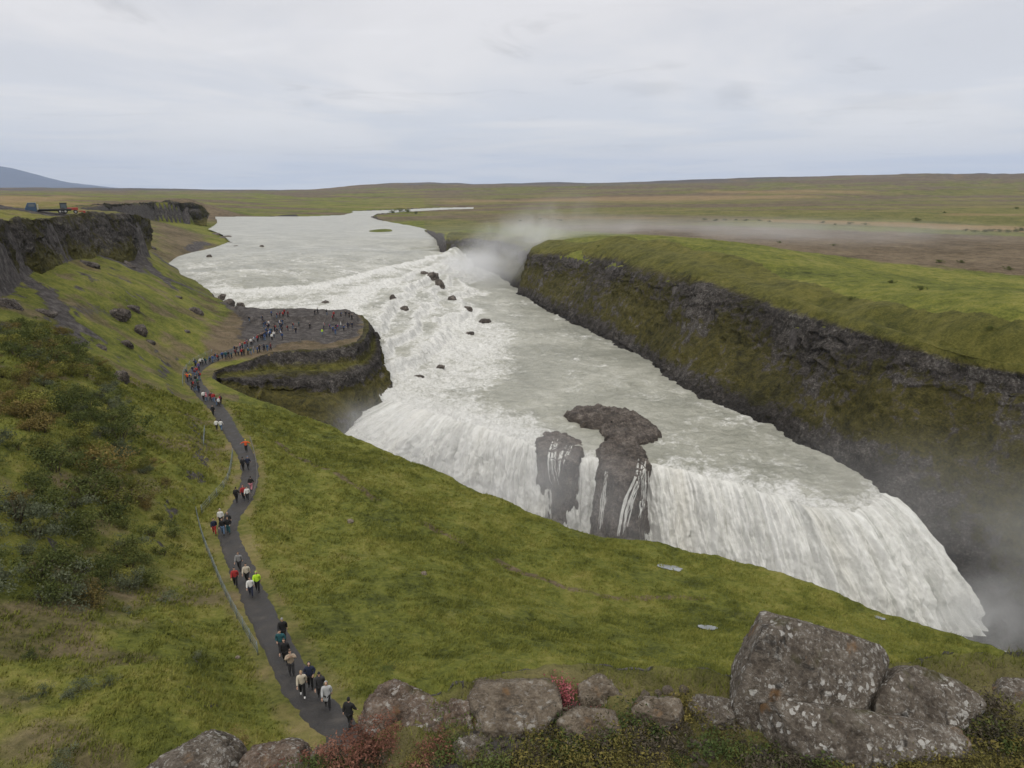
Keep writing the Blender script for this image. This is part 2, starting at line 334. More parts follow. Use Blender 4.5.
# ---- what grows where: masks per vertex (rock, heath, straw, scrub) read by the ground material
def in_poly(x, y, pix, soft, z=10, warp=1.0):
    P = np.array([hit(p[0], p[1]) if z is None else PX(p[0], p[1], p[2] if len(p) > 2 else z) for p in pix])
    r = np.hypot(x, y); n = fbm2(x / (soft * 1.6), y / (soft * 1.6), 4) * soft * 1.2 * warp
    return sstep(-soft, soft, poly_sd(x, y, P) + n)
def cover_masks(x, y, z, nz):
    r = np.hypot(x, y)
    rock = sstep(.80, .60, nz + .12 * fbm2(x / 2.5, y / 2.5, 3))
    rock *= sstep(3000, 900, r)
    heath = np.zeros_like(x); straw = np.zeros_like(x); lush = np.zeros_like(x)
    # left plateau: grey stony top, straw fields behind the lorry
    rock = np.maximum(rock, .75 * in_poly(x, y, [(-60, 222), (140, 216), (140, 209), (60, 215), (-60, 216)], 3, 29))
    straw = np.maximum(straw, in_poly(x, y, [(-40, 196.6), (60, 195.6), (88, 198), (60, 200.3), (-40, 200.6)], 25, None))
    straw = np.maximum(straw, .9 * in_poly(x, y, [(-40, 203), (70, 202), (98, 204), (45, 206), (-40, 207.6)], 9, None))
    heath = np.maximum(heath, .8 * in_poly(x, y, [(80, 216), (140, 213.5), (205, 202.5), (140, 199.6), (80, 203)], 12, None))
    heath = np.maximum(heath, .7 * in_poly(x, y, [(142, 222), (206, 228), (222, 236), (200, 254), (178, 267), (150, 246)], 14, 10))
    left = (x < -.40 * y) & (r < 420); heath = np.maximum(heath, left * .6 * sstep(-.12, .35, fbm2(x / 11 + 9, y / 11, 4) + .3 * fbm2(x / 3, y / 3, 3)))
    # grey gravel slips on the left bank
    for L, w in (([(20, 276, 20), (50, 300, 16), (75, 330, 14)], 3.2), ([(58, 318, 14), (80, 330, 12), (95, 342, 10)], 2.5), ([(135, 262, 14), (160, 276, 11), (200, 292, 4)], 4.0), ([(150, 245, 11), (170, 262, 7), (180, 268, 4)], 5), ([(130, 255, 15), (150, 275, 10), (175, 290, 8)], 2.2), ([(205, 243, 4), (190, 250, 4)], 6)):
        d, _ = line_d(x, y, PXs(L)); rock = np.maximum(rock, .8 * sstep(w, w * .3, d + w * .6 * fbm2(x / 3, y / 3, 3)))
    rock = np.maximum(rock, .62 * in_poly(x, y, [(-40, 300, 18), (50, 276, 18.5), (110, 262, 17), (150, 252, 14), (165, 275, 10), (135, 315, 8), (100, 338, 9), (60, 346, 12), (-40, 345, 17)], 5, 15) * sstep(-.05, .35, fbm2(x / 5, y / 5, 4) + .35 * fbm2(x / 1.2, y / 1.2, 3)))
    # rock of the viewing platform and its approach
    rock = np.maximum(rock, in_poly(x, y, [(238, 337, .5), (262, 352, .5), (290, 341, .5), (330, 342, .5), (358, 335, .6), (364, 320, .8), (346, 309, 1), (240, 305, 1), (214, 298, 1), (232, 312, 1), (246, 322, .8)], 3.2, .6)); heath = np.maximum(heath, .75 * in_poly(x, y, [(200, 365, .8), (280, 356, .5), (345, 352, .5), (368, 338, .5), (368, 314, .8), (240, 304, 1), (205, 330, 3)], 3, .6))
    # brown heath beyond the right brow, straw strips, green fields
    heath = np.maximum(heath, in_poly(x, y, [(1120, 292, 10), (1024, 275, 10), (940, 268, 10.5), (830, 262, 10.5), (720, 246, 12), (640, 236, 12), (560, 231, 10.5), (540, 224, 9), (640, 224, 10), (800, 230, 11), (1120, 240, 11)], 9, 11))
    heath = np.maximum(heath, .6 * in_poly(x, y, [(420, 216, 4), (540, 226, 8), (700, 224, 11), (800, 216, 13), (560, 213, 7), (440, 211, 4)], 22, 8))
    straw = np.maximum(straw, in_poly(x, y, [(760, 219), (860, 221.5), (1060, 228), (1060, 234), (960, 230), (880, 226), (770, 222)], 7, None, .6))
    straw = np.maximum(straw, .75 * in_poly(x, y, [(945, 213.4), (1060, 214), (1060, 216.4), (945, 215.6)], 9, None, .5))
    straw = np.maximum(straw, .95 * in_poly(x, y, [(440, 200.2), (600, 197), (800, 195), (840, 197.5), (620, 201), (440, 203)], 30, None))
    straw = np.maximum(straw, .9 * in_poly(x, y, [(700, 190), (870, 191), (870, 193.6), (700, 193)], 40, None))
    straw = np.maximum(straw, .5 * in_poly(x, y, [(540, 216), (660, 217), (660, 219.5), (540, 219)], 12, None))
    band = fbm2(x / 620 + 2, y / 130, 4) ; rf = sstep(650, 1000, r)
    straw = np.maximum(straw, .5 * rf * sstep(.16, .34, band)); heath = np.maximum(heath, .9 * rf * sstep(.06, -.2, band)); heath = np.maximum(heath, .42 * sstep(330, 600, r) * (x > -.12 * y))
    lush = np.maximum(lush, .9 * in_poly(x, y, [(205, 219, 3), (345, 216, 2), (330, 211, 4), (250, 207, 6), (200, 209, 9)], 20, 5))
    lush = np.maximum(lush, .8 * in_poly(x, y, [(372, 218, 2), (430, 232, 2), (500, 240, 8), (520, 232, 8.5), (420, 221, 3)], 7, 5))
    lush = np.maximum(lush, .3 * sstep(900, 1800, r) * sstep(-.05, .3, fbm2(x / 500, y / 160, 4)))
    lush = np.maximum(lush, .4 * in_poly(x, y, [(1120, 360, 10), (1010, 340, 10), (880, 300, 11), (800, 275, 12), (900, 280, 10.5), (1120, 300, 10)], 6, 10.5))
    heath = np.maximum(heath, .9 * sstep(2600, 4200, r) * sstep(-.45, .0, fbm2(x / 700 + 3, y / 400, 4)))
    heath = np.maximum(heath, .36 * sstep(.1, .5, fbm2(x / 14 + 5, y / 14, 4)) * (r < 260))
    d, _ = line_d(x, y, PXs([(262, 432, 1), (320, 470, 0), (380, 505, 0), (450, 535, 0), (520, 562, 0), (600, 592, -1), (700, 600, -3)])); heath = np.maximum(heath, .7 * sstep(.8, .3, d) * sstep(-.4, .1, fbm2(x / 6, y / 6, 2)))
    d, _ = line_d(x, y, PATH); heath = np.maximum(heath, .4 * sstep(3.2, 1.8, d)); straw = np.maximum(straw, .35 * sstep(2.6, 1.7, d) * sstep(-.1, .3, fbm2(x / 3, y / 3, 3)))
    sdw = poly_sd(x, y, WATER_POLY); rock = np.maximum(rock, sstep(.5, 3, sdw))
    r_l = poly_sd(x, y, LEDGE); rock = np.maximum(rock, .65 * sstep(.25, .6, r_l) * sstep(-.35, .15, fbm2(x * 1.4, y * 1.4, 3) + .6 * (x < .6) - .25)); heath = np.maximum(heath, .5 * sstep(-.6, .2, r_l))
    rock = np.maximum(rock, .72 * sstep(4000, 5200, r) * sstep(-.4, .05, fbm2(x / 900, y / 300, 4)))
    return np.stack([np.clip(rock, 0, 1), np.clip(heath, 0, 1), np.clip(straw, 0, 1), np.clip(lush, 0, 1)], 1)

def land_material():
    m, t, b = mat_new('land'); P = t.add('ShaderNodeNewGeometry').outputs['Position']
    sp = t.add('ShaderNodeSeparateColor'); t.put(sp.inputs[0], t.attr('cover'))
    rock, heath, straw = sp.outputs[0], sp.outputs[1], sp.outputs[2]; lush = t.attr('cover', 'Alpha')
    n1 = t.noise(P, .045, 5, .6); n2 = t.noise(P, .35, 5, .62, .4); n3 = t.noise(P, 2.3, 4, .65); n4 = t.noise(P, 11, 3, .7)
    mixn = t.math('ADD', t.math('MULTIPLY', n1, .34), t.math('ADD', t.math('MULTIPLY', n2, .36), t.math('MULTIPLY', n3, .30)))
    grass = t.ramp(mixn, [(.35, (0.0339, 0.0429, 0.0120)), (.43, (0.0859, 0.0994, 0.0204)), (.50, (0.1469, 0.1616, 0.0312)), (.57, (0.2147, 0.2102, 0.0504)), (.68, (0.3277, 0.2825, 0.1080))])
    grass = t.mix(t.mapr(n4, .35, .7, .25, 0), grass, (.018, .022, .006))
    lushc = t.ramp(mixn, [(.36, (.036, .050, .011)), (.5, (.105, .125, .022)), (.62, (.18, .185, .04))])
    c = t.mix(t.math('MULTIPLY', lush, .85), grass, lushc)
    heathc = t.ramp(mixn, [(.36, (.045, .036, .022)), (.48, (.11, .084, .053)), (.56, (.165, .128, .085)), (.66, (.20, .168, .09))])
    c = t.mix(t.mapr(t.math('ADD', heath, t.math('MULTIPLY', t.math('SUBTRACT', n2, .5), .5)), .2, .8), c, heathc)
    strawc = t.ramp(mixn, [(.4, (.17, .12, .06)), (.6, (.29, .21, .11))])
    c = t.mix(t.math('MULTIPLY', straw, .9), c, strawc)
    # rock
    wp = t.vmath('ADD', P, t.vmath('SCALE', t.vmath('SUBTRACT', t.noise(P, .9, 4, col=True), (.5, .5, .5)), scale=2.2)); v = t.voro(t.scale(wp, (1, 1, .55)), 1.1, 'DISTANCE_TO_EDGE'); r1 = t.noise(P, .6, 6, .65); r2 = t.noise(P, 5, 5, .7)
    rc = t.ramp(r1, [(.3, (.036, .033, .033)), (.5, (.088, .08, .077)), (.66, (.15, .138, .132)), (.8, (.24, .23, .22))])
    rc = t.mix(t.mapr(v, .0, .06, .45, 0), rc, (.018, .017, .016)); rc = t.mix(t.mapr(r2, .55, .75, 0, .5), rc, (.17, .165, .15))
    rk = t.mapr(t.math('ADD', rock, t.math('MULTIPLY', t.math('SUBTRACT', r2, .5), .9)), .38, .62)
    c = t.mix(rk, c, rc)
    t.put(b.inputs['Base Color'], c); b.inputs['Roughness'].default_value = .95; b.inputs['Specular IOR Level'].default_value = .15
    h = t.math('ADD', t.math('MULTIPLY', n3, .5), t.math('MULTIPLY', n4, .22)); h = t.math('ADD', h, t.math('MULTIPLY', t.math('MULTIPLY', t.mapr(v, 0, .2), rk), .35))
    bm_ = t.add('ShaderNodeBump'); bm_.inputs['Strength'].default_value = .8; bm_.inputs['Distance'].default_value = .5; t.put(bm_.inputs['Height'], h); t.put(b.inputs['Normal'], bm_.outputs[0])
    return m
LAND = land_material()

def build_ground():
    na = 1250
    r = np.concatenate([np.geomspace(3.2, 14, 60, endpoint=False), np.geomspace(14, 260, 640, endpoint=False), np.geomspace(260, 1400, 200, endpoint=False), np.geomspace(1400, 24000, 130)])
    a = np.radians(np.linspace(-58, 58, na)); R, A = np.meshgrid(r, a, indexing='ij')
    x, y = R * np.sin(A), R * np.cos(A); z = ground_z(x, y)
    V = np.stack([x, y, z], -1)
    dr = np.gradient(V, axis=0); da = np.gradient(V, axis=1); n = np.cross(da, dr); n /= np.linalg.norm(n, axis=-1, keepdims=True); nz = np.abs(n[..., 2])
    cov = cover_masks(x.ravel(), y.ravel(), z.ravel(), nz.ravel())
    me = mesh_np('ground', V.reshape(-1, 3), grid_faces(len(r), na)[:, ::-1], LAND, True, {'cover': cov})
    tag(link('ground', me), kind='structure')
build_ground()

# ------------------------------------------------------------------ canyon wall across the river and the cliff under the platform: lofted faces
def loft(rows, nu, spans, row_attr):
    """rows: station lists from the bottom up; nu samples along; spans: samples between one row and the next"""
    L = [smooth_line(r, nu) for r in rows]; out = []; par = []
    for i in range(len(L) - 1):
        for k in range(spans[i]):
            t = k / spans[i]; out.append(L[i] * (1 - t) + L[i + 1] * t); par.append(i + t)
    out.append(L[-1]); par.append(len(L) - 1)
    V = np.array(out); par = np.array(par); A = np.array([[np.interp(p, range(len(row_attr)), [ra[k] for ra in row_attr]) for k in range(len(row_attr[0]))] for p in par])
    return V, par, A
def wall_material():
    m, t, b = mat_new('canyon_rock'); P = t.add('ShaderNodeNewGeometry').outputs['Position']
    sp = t.add('ShaderNodeSeparateColor'); t.put(sp.inputs[0], t.attr('cover')); rock, grassm, wet = sp.outputs[0], sp.outputs[1], sp.outputs[2]
    n1 = t.noise(P, .07, 5, .6); n2 = t.noise(P, .45, 6, .65, .5); n3 = t.noise(P, 2.6, 5, .65); n4 = t.noise(P, 9, 3, .7)
    wp = t.vmath('ADD', P, t.vmath('SCALE', t.vmath('SUBTRACT', t.noise(P, .8, 5, .65, col=True), (.5, .5, .5)), scale=3.0)); col = t.voro(t.scale(wp, (1, 1, .32)), .85, 'DISTANCE_TO_EDGE')
    vs_ = t.noise(t.scale(wp, (1, 1, .4)), 1.1, 6, .7)
    mixn = t.math('ADD', t.math('MULTIPLY', n1, .3), t.math('ADD', t.math('MULTIPLY', n2, .4), t.math('MULTIPLY', n3, .3)))
    rc = t.ramp(mixn, [(.37, (.014, .013, .013)), (.47, (.046, .041, .038)), (.55, (.105, .094, .086)), (.64, (.24, .225, .205))])
    rc = t.mix(t.mapr(col, 0, .06, .4, 0), rc, (.014, .013, .012)); rc = t.mix(t.mapr(vs_, .5, .38, 0, .5), rc, (.022, .020, .019))
    rc = t.mix(t.math('MULTIPLY', t.mapr(n3, .55, .68), t.mapr(n1, .48, .62, 0, .7)), rc, (.27, .26, .24))
    moss = t.ramp(mixn, [(.36, (.018, .018, .010)), (.45, (.056, .052, .018)), (.52, (.105, .094, .026)), (.60, (.17, .145, .038)), (.7, (.15, .095, .04))])
    grass = t.ramp(mixn, [(.36, (0.0396, 0.0437, 0.0130)), (.46, (0.0924, 0.0944, 0.0210)), (.54, (0.1518, 0.1440, 0.0340)), (.64, (0.2200, 0.1947, 0.0600))])
    c = t.mix(t.mapr(t.math('ADD', t.math('ADD', rock, t.math('ADD', t.math('MULTIPLY', t.math('SUBTRACT', t.noise(P, .022, 3), .5), 1.3), t.math('MULTIPLY', t.math('SUBTRACT', n1, .5), 1.6))), t.math('MULTIPLY', t.math('SUBTRACT', n2, .5), 1.8)), .34, .60), moss, rc)
    c = t.mix(t.mapr(t.math('ADD', grassm, t.math('MULTIPLY', t.math('SUBTRACT', n2, .5), .9)), .35, .65), c, grass)
    c = t.mix(t.mapr(n4, .35, .7, .3, 0), c, (.012, .012, .008))
    c = t.mix(t.mapr(t.math('ADD', wet, t.math('MULTIPLY', t.math('SUBTRACT', n2, .5), .7)), .35, .75), c, t.ramp(n3, [(.35, (.010, .010, .010)), (.65, (.05, .046, .042))]))
    t.put(b.inputs['Base Color'], c); t.put(b.inputs['Roughness'], t.mapr(wet, 0, 1, .95, .55)); b.inputs['Specular IOR Level'].default_value = .2
    h = t.math('ADD', t.math('MULTIPLY', n3, .5), t.math('ADD', t.math('MULTIPLY', n4, .2), t.math('MULTIPLY', t.mapr(col, 0, .2), t.math('MULTIPLY', rock, .5))))
    bm_ = t.add('ShaderNodeBump'); bm_.inputs['Strength'].default_value = .9; bm_.inputs['Distance'].default_value = .8; t.put(bm_.inputs['Height'], h); t.put(b.inputs['Normal'], bm_.outputs[0])
    return m
WALL = wall_material()
def loft_object(name, V, A, amp, rockc, wall=True, sx=1.0):
    dr = np.gradient(V, axis=0); da = np.gradient(V, axis=1); n = np.cross(da, dr); n /= np.linalg.norm(n, axis=-1, keepdims=True) + 1e-9
    x, y, z = V[..., 0], V[..., 1], V[..., 2]; am = amp[:, None]; rk = rockc[:, None]
    wx = fbm3(x / 6 * sx, y / 6 * sx, z / 6 * sx, 3) * 1.6
    colm = ridge3((x + wx) / 3.4 * sx, (y - wx) / 3.4 * sx, z / 8 * sx, 5) * 1.2 + fbm3(x / 1.1 * sx, y / 1.1 * sx, z / 1.1 * sx, 4) * .75
    q = z * sx / 2.9 + 1.3 * fbm3(x / 14 * sx, y / 14 * sx, z / 30 * sx, 3) + .55 * fbm3(x / 2.6 * sx, y / 2.6 * sx, z / 9 * sx, 3); fr = q - np.floor(q)
    strata = (sstep(0, .16, fr) - fr) * 1.5 * sstep(-.25, .35, fbm3(x / 8 * sx + 50, y / 8 * sx, z / 4 * sx, 3))
    but = np.abs(fbm3(x / 11 * sx + 20, y / 11 * sx, z / 60 * sx, 4)) * 3.6 - 1.0
    soft = fbm3(x / 9 * sx, y / 9 * sx, z / 14 * sx, 5, .6) * 2.6 + ridge3(x / 3.5 * sx, y / 3.5 * sx, z / 3.5 * sx, 5) * 1.1 + ridge3(x / 15 * sx, y / 15 * sx, z / 90 * sx, 3) * 1.9
    big = fbm3(x / 22 * sx, y / 22 * sx, z / 60 * sx, 3) * 4.6
    pat = np.clip(rk + 1.3 * fbm3(x / 10 * sx, y / 10 * sx, z / 6 * sx, 4), 0, 1)
    d = am * (pat * (colm + strata * (.25 + .45 * rk) + but * rk) + (1 - pat) * soft * .75 + big * .6) / sx
    W = V + n * d[..., None]
    nr, nc = V.shape[:2]; B = np.repeat(A[:, None, :], nc, 1).reshape(-1, A.shape[1])
    me = mesh_np(name, W.reshape(-1, 3), grid_faces(nr, nc), WALL, True, {'cover': B})
    return tag(link(name, me), kind='structure')
def build_walls():
    deep = W_ROW + np.array([-6, -3, -9]); deep[:, 2] = np.minimum(deep[:, 2], W_ROW[:, 2] - 8)
    mid = W_ROW * .55 + CB_ROW * .45; mid[:, 2] -= .6
    tang = np.gradient(BR_ROW[:, :2], axis=0); nrm = np.stack([-tang[:, 1], tang[:, 0]], 1); nrm /= np.linalg.norm(nrm, axis=1, keepdims=True)
    nrm = np.where((nrm[:, :1] * (BR_ROW - W_ROW)[:, :1] + nrm[:, 1:] * (BR_ROW - W_ROW)[:, 1:2]) > 0, nrm, -nrm)
    p1 = BR_ROW.copy(); p1[:, :2] += nrm * 5; p2 = BR_ROW.copy(); p2[:, :2] += nrm * 14
    up = CT_ROW * .55 + BR_ROW * .45; up[:, 2] += .9
    nu = 1500; rows = [deep, W_ROW, mid, CB_ROW, CT_ROW, up, BR_ROW, p1, p2]
    V, par, A = loft(rows, nu, [6, 60, 56, 60, 26, 22, 10, 6], [(1, 0, .8), (.85, 0, .5), (.24, .16, 0), (.32, .14, 0), (.66, .2, 0), (.1, .95, 0), (0, 1, 0), (0, 1, 0), (0, 1, 0)])
    # past the brow the wall's top lies on the open ground and sinks under it
    zz = land_z(V[..., 0], V[..., 1]); w = sstep(5.3, 6.4, par)[:, None]; sink = (sstep(6.6, 8, par) * .5)[:, None]
    V[..., 2] = V[..., 2] * (1 - w) + (zz + .40 - sink * 1.8) * w
    amp = np.interp(par, [0, 1, 2, 3, 3.5, 4, 5, 6, 8], [1, .9, .8, .8, 1.0, .7, .3, .0, 0]); rockc = np.interp(par, [0, 1, 1.4, 2.6, 3, 4, 4.6, 8], [1, .8, .2, .2, 1, 1, 0, 0])
    loft_object('canyon_wall', V, A, amp, rockc)
    R, B = PXs(RIM), PXs(RIMB); R2 = R * 1.0; inn = np.array([(-50, 178, .8)])
    def step(h, t): 
        q = R.copy(); q[:, :2] = R[:, :2] * (1 - h) + B[:, :2] * h; q[:, 2] = R[:, 2] * (1 - t) + B[:, 2] * t; return q
    back = R.copy(); d = inn[0, :2] - R[:, :2]; d /= np.linalg.norm(d, axis=1, keepdims=True); back[:, :2] += d * 3.0
    deepb = B.copy(); deepb[:, 2] -= 12; deepb[:, :2] += (B - R)[:, :2] * .15
    rows = [deepb, B, step(.82, .74), step(.66, .60), step(.62, .40), step(.20, .33), step(.06, .07), R, back]
    V, par, A = loft(rows, 560, [12, 36, 26, 34, 20, 36, 16, 10], [(1, 0, 1), (.4, .1, .3), (.05, .25, 0), (.32, .2, 0), (.82, .15, 0), (.2, .6, 0), (.82, .12, 0), (.45, .45, 0), (.7, .2, 0)])
    zz = land_z(V[..., 0], V[..., 1]); w = sstep(6.5, 7.1, par)[:, None]; sink = (sstep(7.2, 8, par) * .5)[:, None]
    V[..., 2] = V[..., 2] * (1 - w) + (zz + .1 - sink) * w
    amp = np.interp(par, [0, 1, 2, 5, 6, 7, 8], [.8, .8, .8, .6, .5, .08, 0]); rockc = np.interp(par, [0, 1, 2, 3, 4, 5, 6, 7, 8], [1, .6, .3, 1, 1, .5, 1, .2, 0])
    loft_object('platform_cliff', V, A, amp, rockc, sx=1.5)
build_walls()
def build_crags():
    for name, top, bot, nu, sx, amp in (('cliff', [(-60, 226, 31), (-20, 223, 30.6), (0, 222, 30.2), (25, 220.5, 29.9), (50, 218.5, 29.6), (78, 216, 29.2), (100, 214.8, 29), (122, 215, 28.5), (138, 216, 27.7), (150, 221, 25)],
                     [(-60, 300, 20), (-20, 292, 19.5), (0, 288, 19), (25, 282, 18.6), (50, 262, 21), (78, 252, 21), (100, 258, 18), (118, 260, 16.8), (134, 254, 16.5), (150, 240, 18)], 360, 1.0, .75),
                    ('cliff', [(70, 207.5, 27.8), (110, 205, 26.8), (150, 203.2, 25), (180, 203.4, 24), (196, 205, 22.3), (206, 211, 16)],
                     [(70, 212, 25.5), (110, 213.5, 20), (150, 219.5, 11), (180, 224, 5), (196, 225.5, 3.6), (207, 226.5, 2.6)], 260, .45, .8)):
        T, B = PXs(top), PXs(bot); back = T.copy(); v = T[:, :2] / np.linalg.norm(T[:, :2], axis=1, keepdims=True); back[:, :2] += v * 8; back[:, 2] -= 1.2
        low = B.copy(); low[:, :2] -= v * 1.5; low[:, 2] -= 3
        m1 = T * .62 + B * .38; m1[:, :2] -= v * .8; T2 = T.copy(); T2[:, 2] += .25
        V, par, A = loft([low, B, m1, T2, back], nu, [8, 34, 34, 10], [(.15, .55, 0), (.30, .42, 0), (.62, .22, 0), (.55, .38, 0), (.2, .6, 0)])
        loft_object(name, V, A, np.interp(par, [0, 1, 2, 3, 4], [.4, 1.0, 1.25, .6, .1]) * amp, np.interp(par, [0, 1, 2, 3, 4], [.3, .8, 1, .9, .3]), sx=sx)
build_crags()

# ------------------------------------------------------------------ footpath
def build_path():
    L = smooth_line(np.vstack([PATH]), 420); w = np.interp(np.linspace(0, 1, 420), [0, .3, .5, .7, .85, 1], [.98, 1.0, 1.15, 1.45, 1.6, 2.4])
    tg = np.gradient(L[:, :2], axis=0); tg /= np.linalg.norm(tg, axis=1, keepdims=True); nr = np.stack([-tg[:, 1], tg[:, 0]], 1)
    k = np.linspace(-1, 1, 13); wob = w[:, None] * k[None, :]
    jl = .32 * fbm2(L[:, 0] / 1.1, L[:, 1] / 1.1, 3)
    V = np.zeros((420, 13, 3)); V[..., 0] = L[:, None, 0] + nr[:, None, 0] * (wob + jl[:, None] * k); V[..., 1] = L[:, None, 1] + nr[:, None, 1] * (wob + jl[:, None] * k)
    _, zp = line_d(V[..., 0], V[..., 1], PATH); V[..., 2] = zp + .05 + .015 * fbm2(V[..., 0] * 2, V[..., 1] * 2, 2) - .16 * (np.abs(k) > .99)
    m, t, b = mat_new('damp_gravel'); P = t.add('ShaderNodeNewGeometry').outputs['Position']
    n = t.noise(P, .9, 5, .6); f = t.noise(P, 14, 4, .7)
    c = t.ramp(n, [(.3, (.013, .012, .012)), (.48, (.026, .024, .023)), (.6, (.042, .038, .035)), (.72, (.07, .063, .057))]); c = t.mix(t.mapr(f, .4, .75, 0, .4), c, (.10, .095, .09))
    t.put(b.inputs['Base Color'], c); t.put(b.inputs['Roughness'], t.mapr(n, .3, .7, .55, .9))
    bm_ = t.add('ShaderNodeBump'); bm_.inputs['Strength'].default_value = .4; bm_.inputs['Distance'].default_value = .05; t.put(bm_.inputs['Height'], f); t.put(b.inputs['Normal'], bm_.outputs[0])
    tag(link('footpath', mesh_np('footpath', V.reshape(-1, 3), grid_faces(420, 13)[:, ::-1], m)), kind='structure')
    return L, w, nr
PATH_L, PATH_W, PATH_N = build_path()

# ------------------------------------------------------------------ far mountain, blued by haze
def build_mountain():
    D = 24000; xs = np.linspace(-1.3, -.52, 260) * D; ys = np.linspace(-4200, 4200, 90)
    X, Yo = np.meshgrid(xs, ys, indexing='ij'); px = 512 + F * X / D
    prof = np.interp(px, [-420, -250, -120, -40, 0, 20, 45, 75, 110, 140], [300, 700, 1000, 1010, 900, 800, 540, 300, 120, -60])
    Z = prof * np.clip(1 - (np.abs(Yo) / 4200) ** 1.4, -.1, 1) + 60 * fbm2(X / 1500, Yo / 1500, 5) - 20
    m = simple_mat('haze_tinted_rock', (.045, .055, .085), .95, .35, .0015)  # dark rock with some blue of distance haze painted into its colour
    V = np.stack([X, Yo + D, Z], -1).reshape(-1, 3)
    tag(link('mountain', mesh_np('mountain', V, grid_faces(260, 90), m)), kind='structure')
build_mountain()

def build_islet():
    c = np.array(PX(380, 231.5, 1.9)); a = np.linspace(0, 2 * np.pi, 64, endpoint=False); rr = np.linspace(0, 1, 14); V = []
    for q in rr:
        wob = 1 + .25 * fbm2(np.cos(a) * 1.5 + 3, np.sin(a) * 1.5, 3); V.append(np.column_stack([c[0] + 13 * q * wob * np.cos(a), c[1] + 36 * q * wob * np.sin(a), 1.2 + 2.2 * (1 - q ** 2.5) + .3 * fbm2(3 * q * np.cos(a), 3 * q * np.sin(a), 3)]))
    V = np.vstack(V); n = 64; i = np.arange(len(V)).reshape(14, n); j = np.roll(i, -1, 1); cov = np.zeros((len(V), 4)); cov[:, 3] = .9; cov[-n:, 0] = .9
    tag(link('islet', mesh_np('islet', V, np.stack([i[:-1], i[1:], j[1:], j[:-1]], -1).reshape(-1, 4), LAND, True, {'cover': cov})), kind='structure')
build_islet()
# ================================================================== THE RIVER
WC = [(205, 284, 2), (255, 283.5, 2), (300, 280, 2), (350, 270, 2), (400, 260, 2), (440, 252, 2), (456, 247, 2), (190, 283, 2), (150, 283, 2),
      (215, 299, -.7), (260, 299.5, -.8), (310, 298, -.8), (345, 289, -.8), (400, 274, -.8), (440, 262, -.8), (180, 299, -.6),
      (230, 309, -1), (262, 309, -1), (300, 309, -1.2), (345, 313, -1.5), (366, 321, -2.2), (374, 335, -4.0), (383, 355, -6.5), (389, 374, -9.2),
      (370, 305, -2.2), (400, 296, -3.4), (425, 284, -4.2), (445, 273, -4.0), (385, 325, -4.2), (420, 325, -6.8), (440, 300, -6.8), (452, 285, -7), (455, 272, -7),
      (400, 350, -7.4), (425, 350, -8.6), (445, 325, -9.2), (460, 300, -9.4), (463, 285, -9.5), (458, 268, -9.5),
      (468, 285, -10), (482, 305, -10.2), (478, 325, -10.3), (466, 350, -10.5), (442, 372, -11), (405, 392, -11.6), (392, 398, -12),
      (527, 297, -10.6), (590, 330, -11), (625, 346, -11), (675, 378, -11), (700, 395, -11), (760, 420, -11), (830, 456, -11.5), (889, 492, -12),
      (520, 330, -10.6), (560, 370, -11), (620, 400, -11.3), (700, 440, -11.6), (500, 390, -11.2), (470, 400, -11.4), (560, 420, -11.6)]
WPTS = [tuple(p) for p in PXs(WC)] + [(-150, 420, 2), (-120, 480, 2), (-60, 520, 2.0), (-200, 700, 2), (-100, 700, 2), (-300, 1000, 2), (-150, 1000, 2), (-300, 1300, 2), (0, 1300, 2),
        (-44, 455, -6.5), (-22, 440, -9.6), (-6, 400, -10.2), (3, 346, -10.6), (-30, 455, -7)]
LIP_PX = [(386, 400, -12), (408, 404, -12), (435, 413, -12), (470, 423, -12), (505, 433, -12), (535, 446, -12), (560, 452, -12), (590, 456, -12), (620, 460, -12), (650, 462, -12),
          (690, 470, -12), (740, 482, -12), (790, 498, -12), (830, 508, -12), (858, 506, -12), (876, 498, -12), (889, 492, -12)]
LIP = PXs(LIP_PX); WPTS += [tuple(p) for p in LIP]
WRBF = RBF(WPTS, 2.0)
FOOT_DIR = [(-.75, -.65)] * 2 + [(-.55, -.83)] * 4 + [(-.62, -.78)] * 4 + [(-.55, -.84), (-.4, -.9), (-.1, -1), (.3, -.95), (.5, -.86), (.62, -.78), (.66, -.75)]
FOOT = LIP.copy(); FOOT[:, :2] += np.array(FOOT_DIR) * np.interp(np.arange(17), [0, 3, 6, 9, 11, 13, 16], [9, 8, 7.5, 9, 11, 14, 15])[:, None]; FOOT[:, 2] = -28
FOOT[0] = PX(322, 433, -14); FOOT[1] = PX(345, 447, -15.5); FOOT[2] = PX(388, 466, -19); FOOT[3] = PX(435, 490, -24); FOOT[-1] = PX(985, 628, -27); FOOT[-2] = PX(962, 634, -28)
LIPS = smooth_line(LIP, 400); LIPS[:, 0] += 1.2 * fbm2(LIPS[:, 0] / 5, LIPS[:, 1] / 5, 4); LIPS[:, 1] += 3.0 * fbm2(LIPS[:, 0] / 4 + 9, LIPS[:, 1] / 4, 4); LIPL = LIPS
POOL_POLY = np.vstack([LIPS[::4], LIPS[-1:], W_ROW[9:10] * 0 + np.array([(95, 110, 0)]), [(150, 200, 0), (120, 800, 0), (900, 1500, 0), (-700, 1500, 0), (-700, 200, 0), (-80, 175, 0), (-45, 165, 0)]])
def water_z(x, y):
    z = WRBF(x, y)
    # ledges: the slope of the upper fall breaks into steps
    q = z + 1.0 * fbm2(x / 13, y / 13, 4); k = q / 2.4; f = k - np.floor(k); st = (np.floor(k) + sstep(.12, .42, f)) * 2.4 - q
    inc = sstep(-10.2, -9.2, z) * sstep(-1.2, -2.4, z)
    z = z + st * inc * .95
    return z
